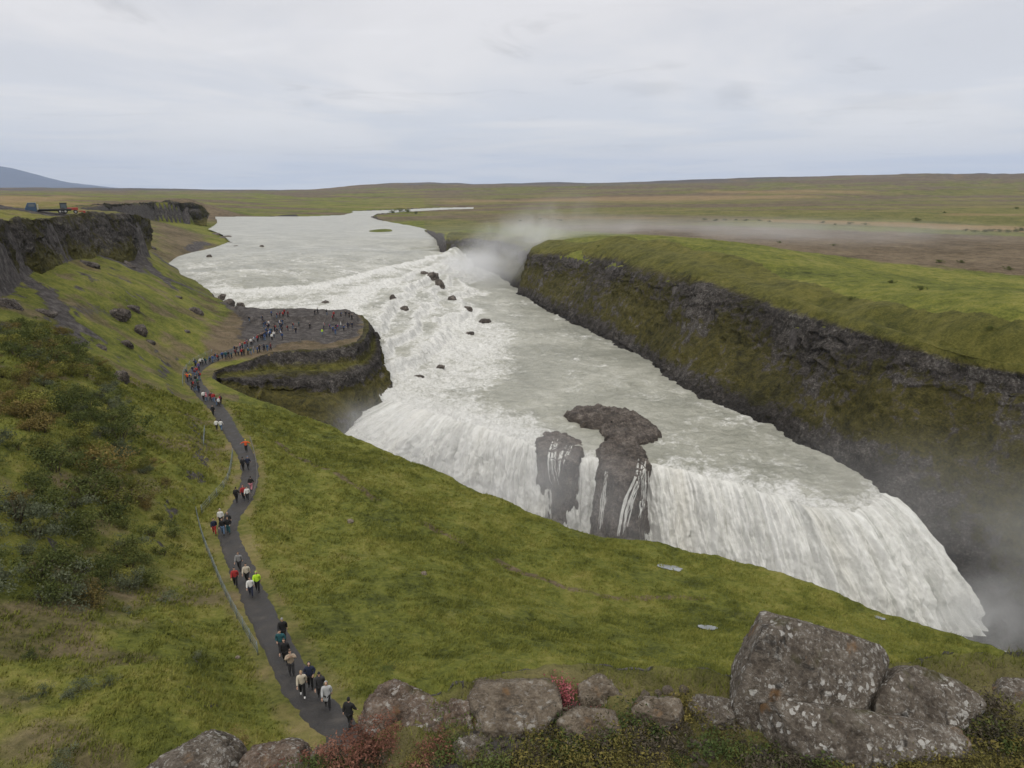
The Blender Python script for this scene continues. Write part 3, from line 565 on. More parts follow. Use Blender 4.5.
def water_material():
    m, t, b = mat_new('glacial_water'); P = t.add('ShaderNodeNewGeometry').outputs['Position']
    sp = t.add('ShaderNodeSeparateColor'); t.put(sp.inputs[0], t.attr('cover')); foam, pool, far = sp.outputs[0], sp.outputs[1], sp.outputs[2]
    n1 = t.noise(P, .06, 5, .6, .6); n2 = t.noise(t.scale(P, (.8, 1, 1)), .20, 6, .64, 1.6); n3 = t.noise(P, .95, 5, .66, 1.0); n4 = t.noise(P, 5, 3, .6)
    wv = t.noise(t.scale(P, (.45, 1, 1)), .8, 6, .7, .6); n5 = t.noise(t.scale(P, (.035, .075, .1)), 1.0, 6, .72, .8); wc = t.ramp(t.math('ADD', t.math('MULTIPLY', t.mix(far, n1, n5), .45), t.math('ADD', t.math('MULTIPLY', wv, .33), t.math('MULTIPLY', n2, .22))), [(.36, (0.2040, 0.2091, 0.1720)), (.47, (0.3060, 0.3091, 0.2608)), (.54, (0.3876, 0.3889, 0.3326)), (.64, (0.5304, 0.5302, 0.4678))])
    fm = t.math('ADD', t.math('MULTIPLY', t.mix(.45, n2, n5), .55), t.math('ADD', t.math('MULTIPLY', n3, .37), t.math('MULTIPLY', n4, .08)))
    th = t.math('SUBTRACT', .735, t.math('MULTIPLY', foam, .36))
    wd_ = t.math('MULTIPLY', t.mapr(foam, .55, 1.0), .10); fk = t.mapr(t.math('SUBTRACT', fm, th), t.math('SUBTRACT', -.05, wd_), t.math('ADD', .09, wd_))
    fc = t.ramp(n3, [(.25, (0.4750, 0.4818, 0.4542)), (.5, (0.6650, 0.6707, 0.6489)), (.75, (0.7980, 0.8030, 0.7880))])
    t.put(b.inputs['Base Color'], t.mix(fk, wc, fc)); t.put(b.inputs['Roughness'], t.math('ADD', .28, t.math('MULTIPLY', fk, .6)))
    b.inputs['Specular IOR Level'].default_value = .4
    h = t.math('ADD', t.math('MULTIPLY', n3, .6), t.math('ADD', t.math('MULTIPLY', n2, .9), t.math('MULTIPLY', n4, .18)))
    bm_ = t.add('ShaderNodeBump'); bm_.inputs['Strength'].default_value = .8; bm_.inputs['Distance'].default_value = .9; t.put(bm_.inputs['Height'], h); t.put(b.inputs['Normal'], bm_.outputs[0])
    return m
WATER = water_material()
def build_river():
    na = 900; r = np.concatenate([np.geomspace(98, 320, 620, endpoint=False), np.geomspace(320, 700, 220, endpoint=False), np.geomspace(700, 1500, 60)])
    a = np.radians(np.linspace(-34, 38, na)); R, A = np.meshgrid(r, a, indexing='ij'); x, y = R * np.sin(A), R * np.cos(A)
    sd = poly_sd(x, y, WATER_POLY); z = water_z(x, y)
    gy, gx = np.gradient(WRBF(x, y)); slope = np.hypot(gy / np.gradient(R, axis=0), gx / (R * (a[1] - a[0])))
    zr = WRBF(x, y)
    casc = sstep(-10.4, -9.6, zr) * sstep(1.6, .6, zr) * sstep(470, 430, y)
    dl, _ = line_d(x, y, LIPL); d0, _ = line_d(x, y, PXs([(476, 325, -10), (466, 352, -10), (445, 375, -11), (420, 392, -11.5)]))
    lipw = np.interp(dl / np.interp(x, [-20, 8, 22], [2.2, 1.5, 1.0]), [0, 3, 9, 17], [.9, .62, .4, 0]) * np.interp(x, [-20, 5, 15, 40, 55], [1.5, 1.15, .75, 1.0, .9])
    up = sstep(2.05, 1.9, zr) * 0 + .36 + .20 * sstep(480, 290, y) * sstep(-10, 0, zr)
    foam = np.where(zr > -10.0, up, .43)
    q = zr + 1.0 * fbm2(x / 13, y / 13, 4); f_ = q / 2.4 - np.floor(q / 2.4); foam = np.maximum(foam, casc * (.66 + .45 * sstep(.04, .14, f_) * sstep(.62, .42, f_) + .25 * sstep(-1.0, 1.2, zr)))
    foam = np.maximum(foam, .95 * sstep(34, 0, d0)); foam = np.maximum(foam, .42 * sstep(70, 20, d0))
    foam = np.maximum(foam, lipw)
    foam = np.maximum(foam, .62 * sstep(6, 0, sd) * (zr < -9))
    foam += .34 * fbm2(x / 13, y / 22, 5) + .16 * fbm2(x / 4, y / 6, 3)
    pool = (zr < -10).astype(float)
    n = fbm2(x / 8, y / 8, 4) * .7 + fbm2(x / 2.6, y / 2.2, 4) * .5 + np.abs(fbm2(x / 1.3, y / 1.1, 3)) * .35
    fade = sstep(900, 250, R)
    z = z + n * (.34 + 2.3 * np.clip(foam - .35, 0, .7)) * fade * sstep(-1, 3, sd + 2)
    # round the edge over the lip
    z = z - .8 * sstep(2.5, 0, dl)
    V = np.stack([x, y, z], -1).reshape(-1, 3); inside = (poly_sd(x, y, POOL_POLY) > -.4) & (sd > -4)
    cov = np.stack([np.clip(foam, 0, 1.3).ravel(), pool.ravel(), sstep(500, 1200, R).ravel()], 1)
    Fq = grid_faces(len(r), na)[:, ::-1]; k = inside.ravel()[Fq].all(1); Fq = Fq[k]
    u = np.unique(Fq); mp = np.full(len(V), -1); mp[u] = np.arange(len(u))
    tag(link('river', mesh_np('river', V[u], mp[Fq], WATER, True, {'cover': cov[u]})), kind='structure')
    # river at the bottom of the gorge
    xs, ys = np.meshgrid(np.linspace(-75, 150, 200), np.linspace(-10, 170, 160), indexing='ij'); sdg = poly_sd(xs, ys, WATER_POLY)
    dpl = poly_sd(xs, ys, POOL_POLY); zz = -29 + .6 * fbm2(xs / 5, ys / 5, 4)
    V = np.stack([xs, ys, zz], -1).reshape(-1, 3); Fq = grid_faces(200, 160)[:, ::-1]; k = ((sdg > -3) & (dpl < 4)).ravel()[Fq].all(1); Fq = Fq[k]; u = np.unique(Fq); mp = np.full(len(V), -1); mp[u] = np.arange(len(u))
    cov = np.zeros((len(V), 3)); cov[:, 0] = .75
    tag(link('gorge_water', mesh_np('gorge_water', V[u], mp[Fq], WATER, True, {'cover': cov[u]})), kind='structure')
build_river()
def fall_material():
    m, t, b = mat_new('falling_water'); uv = t.add('ShaderNodeUVMap').outputs[0]; P = t.add('ShaderNodeNewGeometry').outputs['Position']
    s1 = t.noise(t.scale(uv, (.36, .085, 1)), 1.0, 5, .6, 1.0); s2 = t.noise(t.scale(uv, (1.0, .28, 1)), 1.0, 4, .62, 1.0); s3 = t.noise(P, .8, 5, .62, .8); lc = t.noise(t.scale(uv, (.10, .05, 1)), 1.0, 3)
    f = t.math('ADD', t.math('MULTIPLY', s1, .40), t.math('ADD', t.math('MULTIPLY', s2, .30), t.math('MULTIPLY', s3, .30)))
    c = t.ramp(f, [(.36, (0.3348, 0.3438, 0.3182)), (.44, (0.4836, 0.4878, 0.4592)), (.52, (0.6231, 0.6272, 0.6000)), (.62, (0.7440, 0.7527, 0.7273))])
    c = t.mix(t.math('MULTIPLY', t.mapr(lc, .5, .68), .5), c, t.mix(.5, c, (.56, .53, .44)))
    t.put(b.inputs['Base Color'], c); b.inputs['Roughness'].default_value = .8; b.inputs['Specular IOR Level'].default_value = .15
    h = t.math('ADD', t.math('MULTIPLY', s1, .5), t.math('ADD', t.math('MULTIPLY', s2, .3), t.math('MULTIPLY', s3, .35)))
    bm_ = t.add('ShaderNodeBump'); bm_.inputs['Strength'].default_value = .4; bm_.inputs['Distance'].default_value = .6; t.put(bm_.inputs['Height'], h); t.put(b.inputs['Normal'], bm_.outputs[0])
    return m
FALL = fall_material()
def curtain(name, top, foot, nu, nv, amp=1.0, arc=1.7, hump=0):
    T, B = smooth_line(top, nu), smooth_line(foot, nu); L = np.concatenate([[0], np.cumsum(np.linalg.norm(np.diff(T[:, :2], axis=0), axis=1))])
    v = np.linspace(0, 1, nv)[:, None]; h = v ** (1 / arc); X = T[None, :, 0] * (1 - h) + B[None, :, 0] * h; Y = T[None, :, 1] * (1 - h) + B[None, :, 1] * h
    Z = T[None, :, 2] * (1 - v) + B[None, :, 2] * v
    u = np.repeat(L[None, :], nv, 0); dv = v * 6.5 + 0 * u
    wu = u + 1.2 * fbm2(u / 5, dv / 5, 3); n = fbm2(wu / 5.5, dv / 16, 3) * 2.4 + fbm2(wu / 1.9, dv / 4.5, 4) * 1.5 + fbm2(wu / .7, dv / 1.5, 3) * .55 + np.abs(fbm2(u / 2.6, dv / 2.4, 5)) * 2.2 - .5
    d = (B - T)[None, :, :2]; d = d / (np.linalg.norm(d, axis=-1, keepdims=True) + 1e-6); k = amp * sstep(0, .12, v) * (.6 + .6 * v)
    X = X + d[..., 0] * n * k; Y = Y + d[..., 1] * n * k; Z = Z + .35 * n * amp * sstep(0, .05, v) - .35
    V = np.stack([X, Y, Z], -1).reshape(-1, 3); uv = np.stack([u.ravel(), dv.ravel()], 1)
    return mesh_np(name, V, grid_faces(nv, nu), FALL, True, None, uv)
tag(link('waterfall', curtain('waterfall', LIPS + np.array([0, 0, .15]), FOOT, 1000, 150)), kind='structure')
# ================================================================== ROCKS
def proj(x, y, z):
    d = y * math.cos(PITCH) - (z - CAMH) * math.sin(PITCH); u = y * math.sin(PITCH) + (z - CAMH) * math.cos(PITCH)
    return 512 + F * x / d, 384 - F * u / d, d
def sphere_dirs(sub):
    bm = bmesh.new(); bmesh.ops.create_icosphere(bm, subdivisions=sub, radius=1); bm.verts.ensure_lookup_table()
    V = np.array([v.co[:] for v in bm.verts]); Fc = np.array([[v.index for v in f.verts] for f in bm.faces]); bm.free(); return V, Fc
SPH = {k: sphere_dirs(k) for k in (2, 3, 4, 5, 6)}
def rock_mesh(name, planes, mat, sub=5, p=16, rough=.06, seed=0, freq=2.2, facets=26, smooth=True):
    """a boulder bounded by planes (normal, distance), edges worn round, surface pitted"""
    D, Fc = SPH[sub]; N = np.array([q[0] for q in planes], float); N /= np.linalg.norm(N, axis=1, keepdims=True); H = np.array([q[1] for q in planes])
    k = np.maximum(D @ N.T, 0) / H; r = (k ** p).sum(1) ** (-1 / p); V = D * r[:, None]; s = seed * 7.7; m = H.mean()
    fr = np.random.default_rng(seed + 100)
    for _ in range(facets):                      # chipped faces
        a = fr.normal(0, 1, 3); a /= np.linalg.norm(a); h = (V @ a).max() * fr.uniform(.74, .95); e = np.maximum(V @ a - h, 0); V = V - a * (e * .985)[:, None]
    q = V / m * freq
    crk = np.exp(-(np.abs(fbm3(q[:, 0] * .8 + s + 40, q[:, 1] * .8, q[:, 2] * .8, 3)) / .035) ** 2)
    d = rough * m * (fbm3(q[:, 0] * 1.6 + s, q[:, 1] * 1.6, q[:, 2] * 1.6, 5, .65) * 1.0 + ridge3(q[:, 0] * 1.8 + s, q[:, 1] * 1.8, q[:, 2] * 1.8, 5) * .5 + fbm3(q[:, 0] * 7 + s, q[:, 1] * 7, q[:, 2] * 7, 4) * .5 - 1.1 * crk)
    V = V + D * d[:, None]
    return mesh_np(name, V, Fc, mat, smooth)
def rand_planes(rr, sx, sy, sz, n=11):
    P = []
    for i in range(n):
        v = np.array([rr.gauss(0, 1), rr.gauss(0, 1), rr.gauss(0, .8)]); v /= np.linalg.norm(v)
        P.append((tuple(v), math.sqrt((v[0] * sx) ** 2 + (v[1] * sy) ** 2 + (v[2] * sz) ** 2) * rr.uniform(.8, 1.0)))
    for ax, s in enumerate((sx, sy, sz)):
        for g in (-1, 1):
            v = [0, 0, 0]; v[ax] = g; P.append((tuple(v), s))
    return P
def lichen_rock_material(name, tone=(1, 1, 1), lich=1.0, sc=1.0):
    m, t, b = mat_new(name); P = t.add('ShaderNodeTexCoord').outputs['Object']
    n1 = t.noise(P, 1.6 * sc, 6, .65, .4); n2 = t.noise(P, 9 * sc, 6, .7); n3 = t.noise(P, 42 * sc, 4, .75)
    f = t.math('ADD', t.math('MULTIPLY', n1, .25), t.math('ADD', t.math('MULTIPLY', n2, .45), t.math('MULTIPLY', n3, .3)))
    c = t.ramp(f, [(.34, tuple(v * k for v, k in zip(tone, (.034, .029, .025)))), (.44, tuple(v * k for v, k in zip(tone, (.088, .073, .058)))), (.52, tuple(v * k for v, k in zip(tone, (.152, .130, .106)))), (.62, tuple(v * k for v, k in zip(tone, (.26, .232, .195)))), (.72, (.33, .32, .30))])
    w = t.vmath('ADD', P, t.vmath('SCALE', t.noise(P, 14 * sc, 3, col=True), scale=.10 / sc))
    sp1 = t.voro(w, 15 * sc); sp2 = t.noise(w, 30 * sc, 5, .7); pick = t.noise(P, 3.2 * sc, 3)
    l1 = t.math('MULTIPLY', t.mapr(sp1, .36, .26), t.mapr(pick, .47, .57)); l2 = t.math('MULTIPLY', t.mapr(sp2, .53, .62), t.mapr(n1, .36, .5))
    c = t.mix(t.math('MULTIPLY', l2, .75 * lich), c, (.40, .39, .36)); c = t.mix(t.math('MULTIPLY', l1, .9 * lich), c, (.52, .51, .48))
    dk = t.noise(P, 5 * sc, 5, .7, .8); c = t.mix(t.mapr(dk, .56, .68, 0, .75), c, (.022, .021, .020))
    og = t.noise(t.vmath('ADD', P, (5, 3, 1)), 4 * sc, 4); c = t.mix(t.mapr(og, .62, .72, 0, .6), c, (.24, .13, .05))
    mo = t.noise(t.vmath('ADD', P, (1, 7, 2)), 2.2 * sc, 4); c = t.mix(t.mapr(mo, .6, .7, 0, .7), c, (.062, .058, .014))
    t.put(b.inputs['Base Color'], c); b.inputs['Roughness'].default_value = .92; b.inputs['Specular IOR Level'].default_value = .2
    h = t.math('ADD', t.math('MULTIPLY', n2, .7), t.math('MULTIPLY', n3, .3)); bm_ = t.add('ShaderNodeBump'); bm_.inputs['Strength'].default_value = 1.0; bm_.inputs['Distance'].default_value = .09 / sc
    t.put(bm_.inputs['Height'], h); t.put(b.inputs['Normal'], bm_.outputs[0]); return m
LICH = lichen_rock_material('lichen_rock'); LICH_PALE = lichen_rock_material('pale_flat_rock', (1.25, 1.2, 1.1), .5); LICH_RED = lichen_rock_material('reddish_lichen_rock', (1.1, .97, .92), .8)
STONE = lichen_rock_material('small_stone', (1.5, 1.45, 1.4), .3, 2.0)
def wet_rock_material():
    m, t, b = mat_new('wet_basalt'); P = t.add('ShaderNodeNewGeometry').outputs['Position']; n = t.noise(P, .5, 6, .7, .4); k = t.noise(P, 4, 5, .7)
    v = t.voro(t.scale(P, (1, 1, .4)), .9, 'DISTANCE_TO_EDGE')
    c = t.ramp(t.math('ADD', t.math('MULTIPLY', n, .55), t.math('MULTIPLY', k, .45)), [(.36, (.014, .011, .009)), (.46, (.054, .043, .035)), (.53, (.118, .097, .081)), (.62, (.26, .23, .20))])
    c = t.mix(t.mapr(v, 0, .05, .5, 0), c, (.015, .014, .013))
    t.put(b.inputs['Base Color'], c); b.inputs['Roughness'].default_value = .65
    bm_ = t.add('ShaderNodeBump'); bm_.inputs['Strength'].default_value = .9; bm_.inputs['Distance'].default_value = .4; t.put(bm_.inputs['Height'], k); t.put(b.inputs['Normal'], bm_.outputs[0]); return m
WET = wet_rock_material()
def thing_mesh(name, me, loc, label, cat, group=None, rotz=0, scale=1):
    o = link(name, me); o.location = loc; o.rotation_euler = (0, 0, rotz); o.scale = (scale,) * 3 if not hasattr(scale, '__len__') else scale
    return tag(o, label, cat, group)

# -- boulders on the ledge in front, each from its own measured corners
GB = 'lichen covered rocks on the ledge in front'
def PY(px, py, Y):
    a = (px - 512) / F; b = (384 - py) / F; dy = math.cos(PITCH) + b * math.sin(PITCH); dz = -math.sin(PITCH) + b * math.cos(PITCH); t = Y / dy
    return np.array([a * t, Y, CAMH + dz * t])
def hull_rock(name, corners, mat, label, cat, seed, rough=.03, facets=8, deep=.5, back=.3, freq=2.6):
    P = np.array([PY(*c) for c in corners]); c0 = P.mean(0)
    low = P.copy(); low[:, 2] = np.minimum(low[:, 2] - deep * .4, 31.75); low[:, :2] = c0[:2] + (low[:, :2] - c0[:2]) * .97
    bk = P[P[:, 1] > c0[1]] + np.array([0, back, -.22]); P = np.vstack([P, low, bk, bk - np.array([0, 0, deep])]); c0 = P.mean(0)
    bm = bmesh.new(); [bm.verts.new(tuple(p - c0)) for p in P]; bmesh.ops.convex_hull(bm, input=bm.verts); bm.normal_update()
    pl = {}
    for f in bm.faces:
        n = f.normal; h = n.dot(f.verts[0].co)
        if h > .01: pl[(round(n.x, 2), round(n.y, 2), round(n.z, 2))] = ((n.x, n.y, n.z), h + .022)
    bm.free(); me = rock_mesh(name, list(pl.values()), mat, 6, 70, rough, seed, freq, facets)
    return thing_mesh(name, me, tuple(c0), label, cat, GB)
hull_rock('boulder', [(766, 609, 4.95), (790, 611, 5.02), (865, 628, 5.06), (887, 659, 5.0), (752, 632, 4.9), (738, 673, 4.75), (733, 700, 4.64), (749, 736, 4.48), (800, 712, 4.52), (858, 714, 4.58), (874, 690, 4.72), (775, 640, 4.78)], LICH, 'largest grey boulder in front, tall and angular with white lichen spots', 'boulder', 1, .035, 10)
hull_rock('boulder', [(880, 708, 4.56), (889, 682, 4.72), (898, 673, 4.80), (920, 669, 4.90), (960, 684, 4.86), (985, 702, 4.74), (958, 732, 4.5), (888, 722, 4.50)], LICH, 'lower lichen rock leaning against the right side of the largest boulder', 'boulder', 2, .04, 8)
hull_rock('slab', [(774, 703, 4.42), (802, 710, 4.44), (865, 714, 4.46), (958, 730, 4.40), (978, 752, 4.24), (857, 760, 4.14), (779, 745, 4.22), (770, 724, 4.32)], LICH, 'low sloping slab with pale spots at the foot of the largest boulder', 'rock', 3, .05, 8)
hull_rock('rock', [(1008, 692, 4.9), (1018, 681, 5.0), (1045, 684, 5.0), (1055, 712, 4.75), (1012, 714, 4.75)], LICH, 'small dark rock cut by the right edge of the view', 'rock', 4, .06, 8)
hull_rock('flat_rock', [(456, 704, 4.72), (471, 679, 5.02), (497, 683, 5.0), (524, 682, 5.03), (557, 682, 5.0), (560, 708, 4.68), (538, 730, 4.5), (485, 728, 4.5)], LICH_PALE, 'flat pale brown rock tilted toward the viewer in the middle of the ledge', 'rock', 5, .045, 8)
hull_rock('rock', [(582, 703, 4.82), (581, 686, 4.98), (600, 677, 5.08), (621, 681, 5.06), (628, 698, 4.9), (606, 709, 4.78)], LICH_PALE, 'rounded pale rock beside the pink leaved shrub', 'rock', 6, .05, 10)
hull_rock('boulder', [(364, 708, 4.88), (376, 690, 5.02), (392, 683, 5.08), (411, 689, 5.04), (445, 702, 4.92), (456, 718, 4.72), (452, 738, 4.5), (432, 768, 4.22), (393, 772, 4.22), (352, 745, 4.5), (355, 722, 4.72)], LICH_RED, 'humped rock with rusty red shrubs growing over its left flank', 'boulder', 7, .06, 12)
hull_rock('rock', [(145, 772, 4.2), (174, 751, 4.34), (199, 735, 4.48), (217, 745, 4.42), (228, 760, 4.3), (222, 790, 4.05), (155, 795, 4.0)], LICH, 'peaked grey rock poking up at the bottom left', 'rock', 8, .06, 10)
hull_rock('rock', [(240, 764, 4.26), (252, 750, 4.38), (285, 746, 4.42), (306, 757, 4.34), (312, 780, 4.14), (250, 788, 4.08)], LICH_RED, 'low pinkish grey rock to the right of the peaked bottom left rock', 'rock', 9, .06, 10)
hull_rock('rock', [(452, 746, 4.36), (472, 738, 4.43), (502, 742, 4.41), (514, 758, 4.26), (482, 772, 4.14), (452, 766, 4.2)], LICH, 'low spotted rock below the flat pale brown rock', 'rock', 10, .07, 10)
hull_rock('rock', [(634, 712, 4.62), (648, 701, 4.72), (678, 702, 4.72), (686, 714, 4.6), (660, 722, 4.54)], LICH_PALE, 'low earthy rock edge right of the round pale rock', 'rock', 11, .08, 8)
hull_rock('rock', [(560, 722, 4.52), (580, 711, 4.62), (614, 715, 4.6), (620, 730, 4.46), (585, 737, 4.42)], LICH_PALE, 'low broken rock below the pink leaved shrubs', 'rock', 12, .08, 8)
hull_rock('rock', [(446, 716, 4.62), (452, 702, 4.76), (466, 704, 4.74), (470, 728, 4.5), (450, 738, 4.44)], LICH_RED, 'rough rock wedged between the humped rock and the flat pale rock', 'rock', 13, .09, 10)
hull_rock('rock', [(690, 706, 4.68), (704, 699, 4.76), (728, 702, 4.74), (732, 716, 4.6), (700, 718, 4.58)], LICH, 'flat stone at the rim of the ledge left of the largest boulder', 'rock', 14, .09, 8)
hull_rock('rock', [(300, 768, 4.2), (318, 752, 4.34), (346, 756, 4.3), (360, 775, 4.14), (330, 790, 4.02)], LICH_RED, 'low reddish rock at the bottom under the rusty shrubs', 'rock', 15, .09, 10)
hull_rock('rock', [(520, 742, 4.4), (536, 734, 4.46), (556, 740, 4.42), (560, 756, 4.28), (530, 762, 4.22)], LICH_PALE, 'small broken rock under the lower right corner of the flat pale rock', 'rock', 16, .09, 10)
st = [rock_mesh('stone', rand_planes(random.Random(40 + k), 1, .85, .65), STONE, 4, 10, .09, 20 + k) for k in range(6)]
rs = random.Random(3)
STONES = [(645, 694, 12), (658, 692, 10), (668, 690, 16), (676, 694, 12), (684, 689, 14), (640, 700, 9), (697, 713, 5), (690, 742, 7), (700, 750, 9), (706, 746, 8), (695, 758, 11), (712, 760, 10), (703, 765, 12), (686, 752, 6), (655, 755, 6), (718, 740, 6),
          (486, 744, 6), (495, 738, 7), (503, 748, 8), (513, 742, 6), (522, 752, 8), (530, 744, 6), (540, 758, 7), (510, 760, 7), (498, 757, 9), (521, 735, 5), (478, 738, 6), (535, 766, 8), (737, 728, 7), (728, 718, 5), (560, 742, 5), (575, 751, 6), (960, 752, 6), (825, 762, 6), (300, 766, 9), (232, 765, 8)]
rg = random.Random(19)
for cx_, cy_, n_ in ((502, 750, 26), (698, 748, 24), (735, 720, 6), (655, 760, 10), (300, 768, 8), (575, 745, 8)):
    for _ in range(n_): STONES.append((rg.gauss(cx_, 20), rg.gauss(cy_, 9), rg.uniform(4, 8)))
def where(px): return ('beside the round pale rock' if px < 720 and px > 600 else 'under the flat pale rock' if 440 < px <= 600 else 'around the largest boulder' if px >= 720 else 'at the bottom left')
for i, (px, py, w) in enumerate(STONES):
    x_, y_, _ = PX(px, py, 32.0); s = w / F * 5.3 * .55; z_ = gz(x_, y_)
    thing_mesh('stone', st[i % 6], (x_, y_, z_ + s * .3), 'small pale loose stone lying ' + where(px) + (', largest of its patch' if w >= 14 else ''), 'stone', 'loose stones on the ledge ' + where(px), rs.uniform(0, 6), (s, s * rs.uniform(.8, 1.1), s * rs.uniform(.7, 1)))

# -- rocks in the falls
def prism_rock(name, pix, ztop, zbot, label, seed, taper=.12, bulge=.9, n=150, nv=46, mat=None, top_amp=.5):
    """an outcrop with a plan outline (picked at its top height), steep broken sides and a rough top, closed"""
    P = np.array([PX(a, b, ztop)[:2] for a, b in pix]); c = P.mean(0); Pc = np.vstack([P, P[:1]]); Lc = np.concatenate([[0], np.cumsum(np.linalg.norm(np.diff(Pc, axis=0), axis=1))]); sc_ = np.linspace(0, Lc[-1], n + 1)[:-1]; L = np.stack([np.interp(sc_, Lc, Pc[:, k]) for k in (0, 1)], 1)
    o_ = (L - c) / (np.linalg.norm(L - c, axis=1, keepdims=True) + .1); L = L + o_ * (.7 * fbm2(L[:, 0] / 1.7 + seed * 9, L[:, 1] / 1.7, 4, .6) - .35 * np.abs(fbm2(L[:, 0] / 3 + seed * 5, L[:, 1] / 3, 3)))[:, None]
    rows = []
    for t in np.linspace(0, 1, 16)[:-1]: rows.append(np.column_stack([c + (L - c) * (.02 + .98 * t), np.full(n, ztop + .35 * (1 - t ** 3))]))
    for t in np.linspace(0, 1, nv): rows.append(np.column_stack([c + (L - c) * (1 + taper * t), np.full(n, ztop + (zbot - ztop) * t)]))
    V = np.array(rows); x, y, z = V[..., 0], V[..., 1], V[..., 2]; o = V[..., :2] - c; o = o / (np.linalg.norm(o, axis=-1, keepdims=True) + .3); side = np.clip((np.arange(len(rows)) - 12) / 6, 0, 1)[:, None]
    s = seed * 3.1; d = bulge * (ridge3(x / 2.4 + s, y / 2.4, z / 13, 5) * .8 + np.abs(fbm3(x / 3.5 + s, y / 3.5, z / 9, 4)) * 1.6 - .5 + fbm3(x / 1.0 + s, y / 1.0, z / 1.4, 5, .6) * .55) * (.25 + .75 * side) + .7 * bulge * side
    V[..., :2] += o * d[..., None]; V[..., 2] += top_amp * (fbm3(x / 2.4 + s, y / 2.4, z * 0 + s, 5, .65) * 1.2 + .7 * ridge3(x / 1.3 + s, y / 1.3, z / 2, 5)) * (1 - .6 * side)
    V[..., :2] -= c; zb = ztop; V[..., 2] -= zb
    i = np.arange(len(rows) * n).reshape(len(rows), n); j = np.roll(i, -1, 1); Fq = np.stack([i[:-1], i[1:], j[1:], j[:-1]], -1).reshape(-1, 4)
    return thing_mesh(name, mesh_np(name, V.reshape(-1, 3), Fq, mat or WET, True), (c[0], c[1], zb), label, 'rock', 'rocks standing in the falls')
prism_rock('rock_outcrop', [(566, 415), (578, 408), (600, 407), (628, 410), (645, 420), (659, 433), (645, 439), (620, 441), (606, 437), (602, 426), (584, 424)], -10.9, -14, 'broad flat grey rock slab in the river above the lower fall', 1, .05, .9, 300, 20, None, 1.0)
prism_rock('rock_outcrop', [(602, 444), (614, 439), (634, 440), (643, 450), (643, 466), (636, 476), (616, 478), (603, 468)], -11.2, -29, 'tall brown rock pillar splitting the lower waterfall below the flat slab', 2, .5, 1.0, 300, 100, None, .8)
prism_rock('rock_outcrop', [(537, 438), (548, 432), (566, 434), (580, 440), (582, 450), (577, 460), (560, 462), (543, 454)], -11.7, -29, 'shorter brown rock buttress left of the pillar with threads of water', 3, .12, .9, 300, 100, None, .7)
for i, (px, py, w, h, z, lab) in enumerate([(394, 299, 7, 14, -1.9, 'upright dark rock fin standing in the upper cascade'), (431, 276, 17, 8, -3.4, 'long dark rock lying across the top of the far cascade'), (440, 283, 10, 8, -5, 'dark rock touching the lower end of the long rock in the far cascade'), (452, 298, 10, 7, -7.4, 'dark rock right of the long rock in the far cascade'),
        (425, 273, 9, 4, -2.2, 'flat dark rock above the long rock in the cascade'), (404, 308, 9, 4, -3.6, 'low wet rock just below the upright fin'), (429, 304, 7, 7, -5.8, 'squat dark rock in the middle of the cascade'), (466, 308, 12, 4, -9.6, 'low dark rock at the right foot of the cascade'),
        (485, 321, 14, 5, -10.2, 'flat rock just breaking the calmer pool'), (470, 333, 10, 4, -10, 'thin wet rock at the edge of the pool'), (441, 366, 9, 3, -10, 'broken dark rock in the foam below the cascade'),
        (419, 376, 12, 2.5, -10, 'wide foam washed rock below the platform'), (326, 302, 9, 4, -.7, 'small rock in white water behind the platform'), (378, 352, 10, 16, -5.6, 'dark rock against the platform cliff with water beside it'),
        (385, 372, 8, 10, -8.6, 'lower dark rock at the foot of the platform cliff'), (262, 246, 5, 2.2, 2, 'tiny rock in the calm upper river'), (209, 256, 6, 4, 1.9, 'dark rock just off the left river bank')]):
    for _ in range(12): x_, y_, z_ = PX(px, py + h * .3, z); z = float(water_z(np.array([x_]), np.array([y_]))[0])
    d = proj(x_, y_, z_)[2]; sx = w / F * d * .55; sz = h / F * d * .85; rq = random.Random(60 + i)
    me = rock_mesh('river_rock', rand_planes(rq, sx, sx * .7, sz, 7), WET, 4, 14, .16, 30 + i)
    thing_mesh('river_rock', me, (x_, y_, z_ - .12 * sz), lab, 'rock', 'rocks standing in the falls', rq.uniform(-.4, .4))
for i, (px, py, w, h) in enumerate([(218, 303, 9, 7), (228, 303, 12, 8), (240, 304, 8, 5), (222, 296, 8, 5), (234, 309, 11, 5), (216, 236, 14, 6), (226, 239, 14, 7), (231, 244, 10, 6), (235, 247, 8, 4), (197, 253, 12, 5), (184, 259, 10, 5), (214, 229, 9, 4)]):
    z = 1.4 if py < 270 else .3; x_, y_, z_ = PX(px, py + 1, z); d = proj(x_, y_, z_)[2]
    me = rock_mesh('shore_rock', rand_planes(random.Random(90 + i), w / F * d * .55, w / F * d * .45, h / F * d * .6), WET, 4, 12, .12, 50 + i)
    thing_mesh('shore_rock', me, (x_, y_, z_), ['dark wet rock on the shore where the first fall meets the left bank', 'dark wet rock on the point of the far left bank'][py < 270], 'rock', ['shore rocks by the first fall', 'shore rocks on the far left bank'][py < 270])
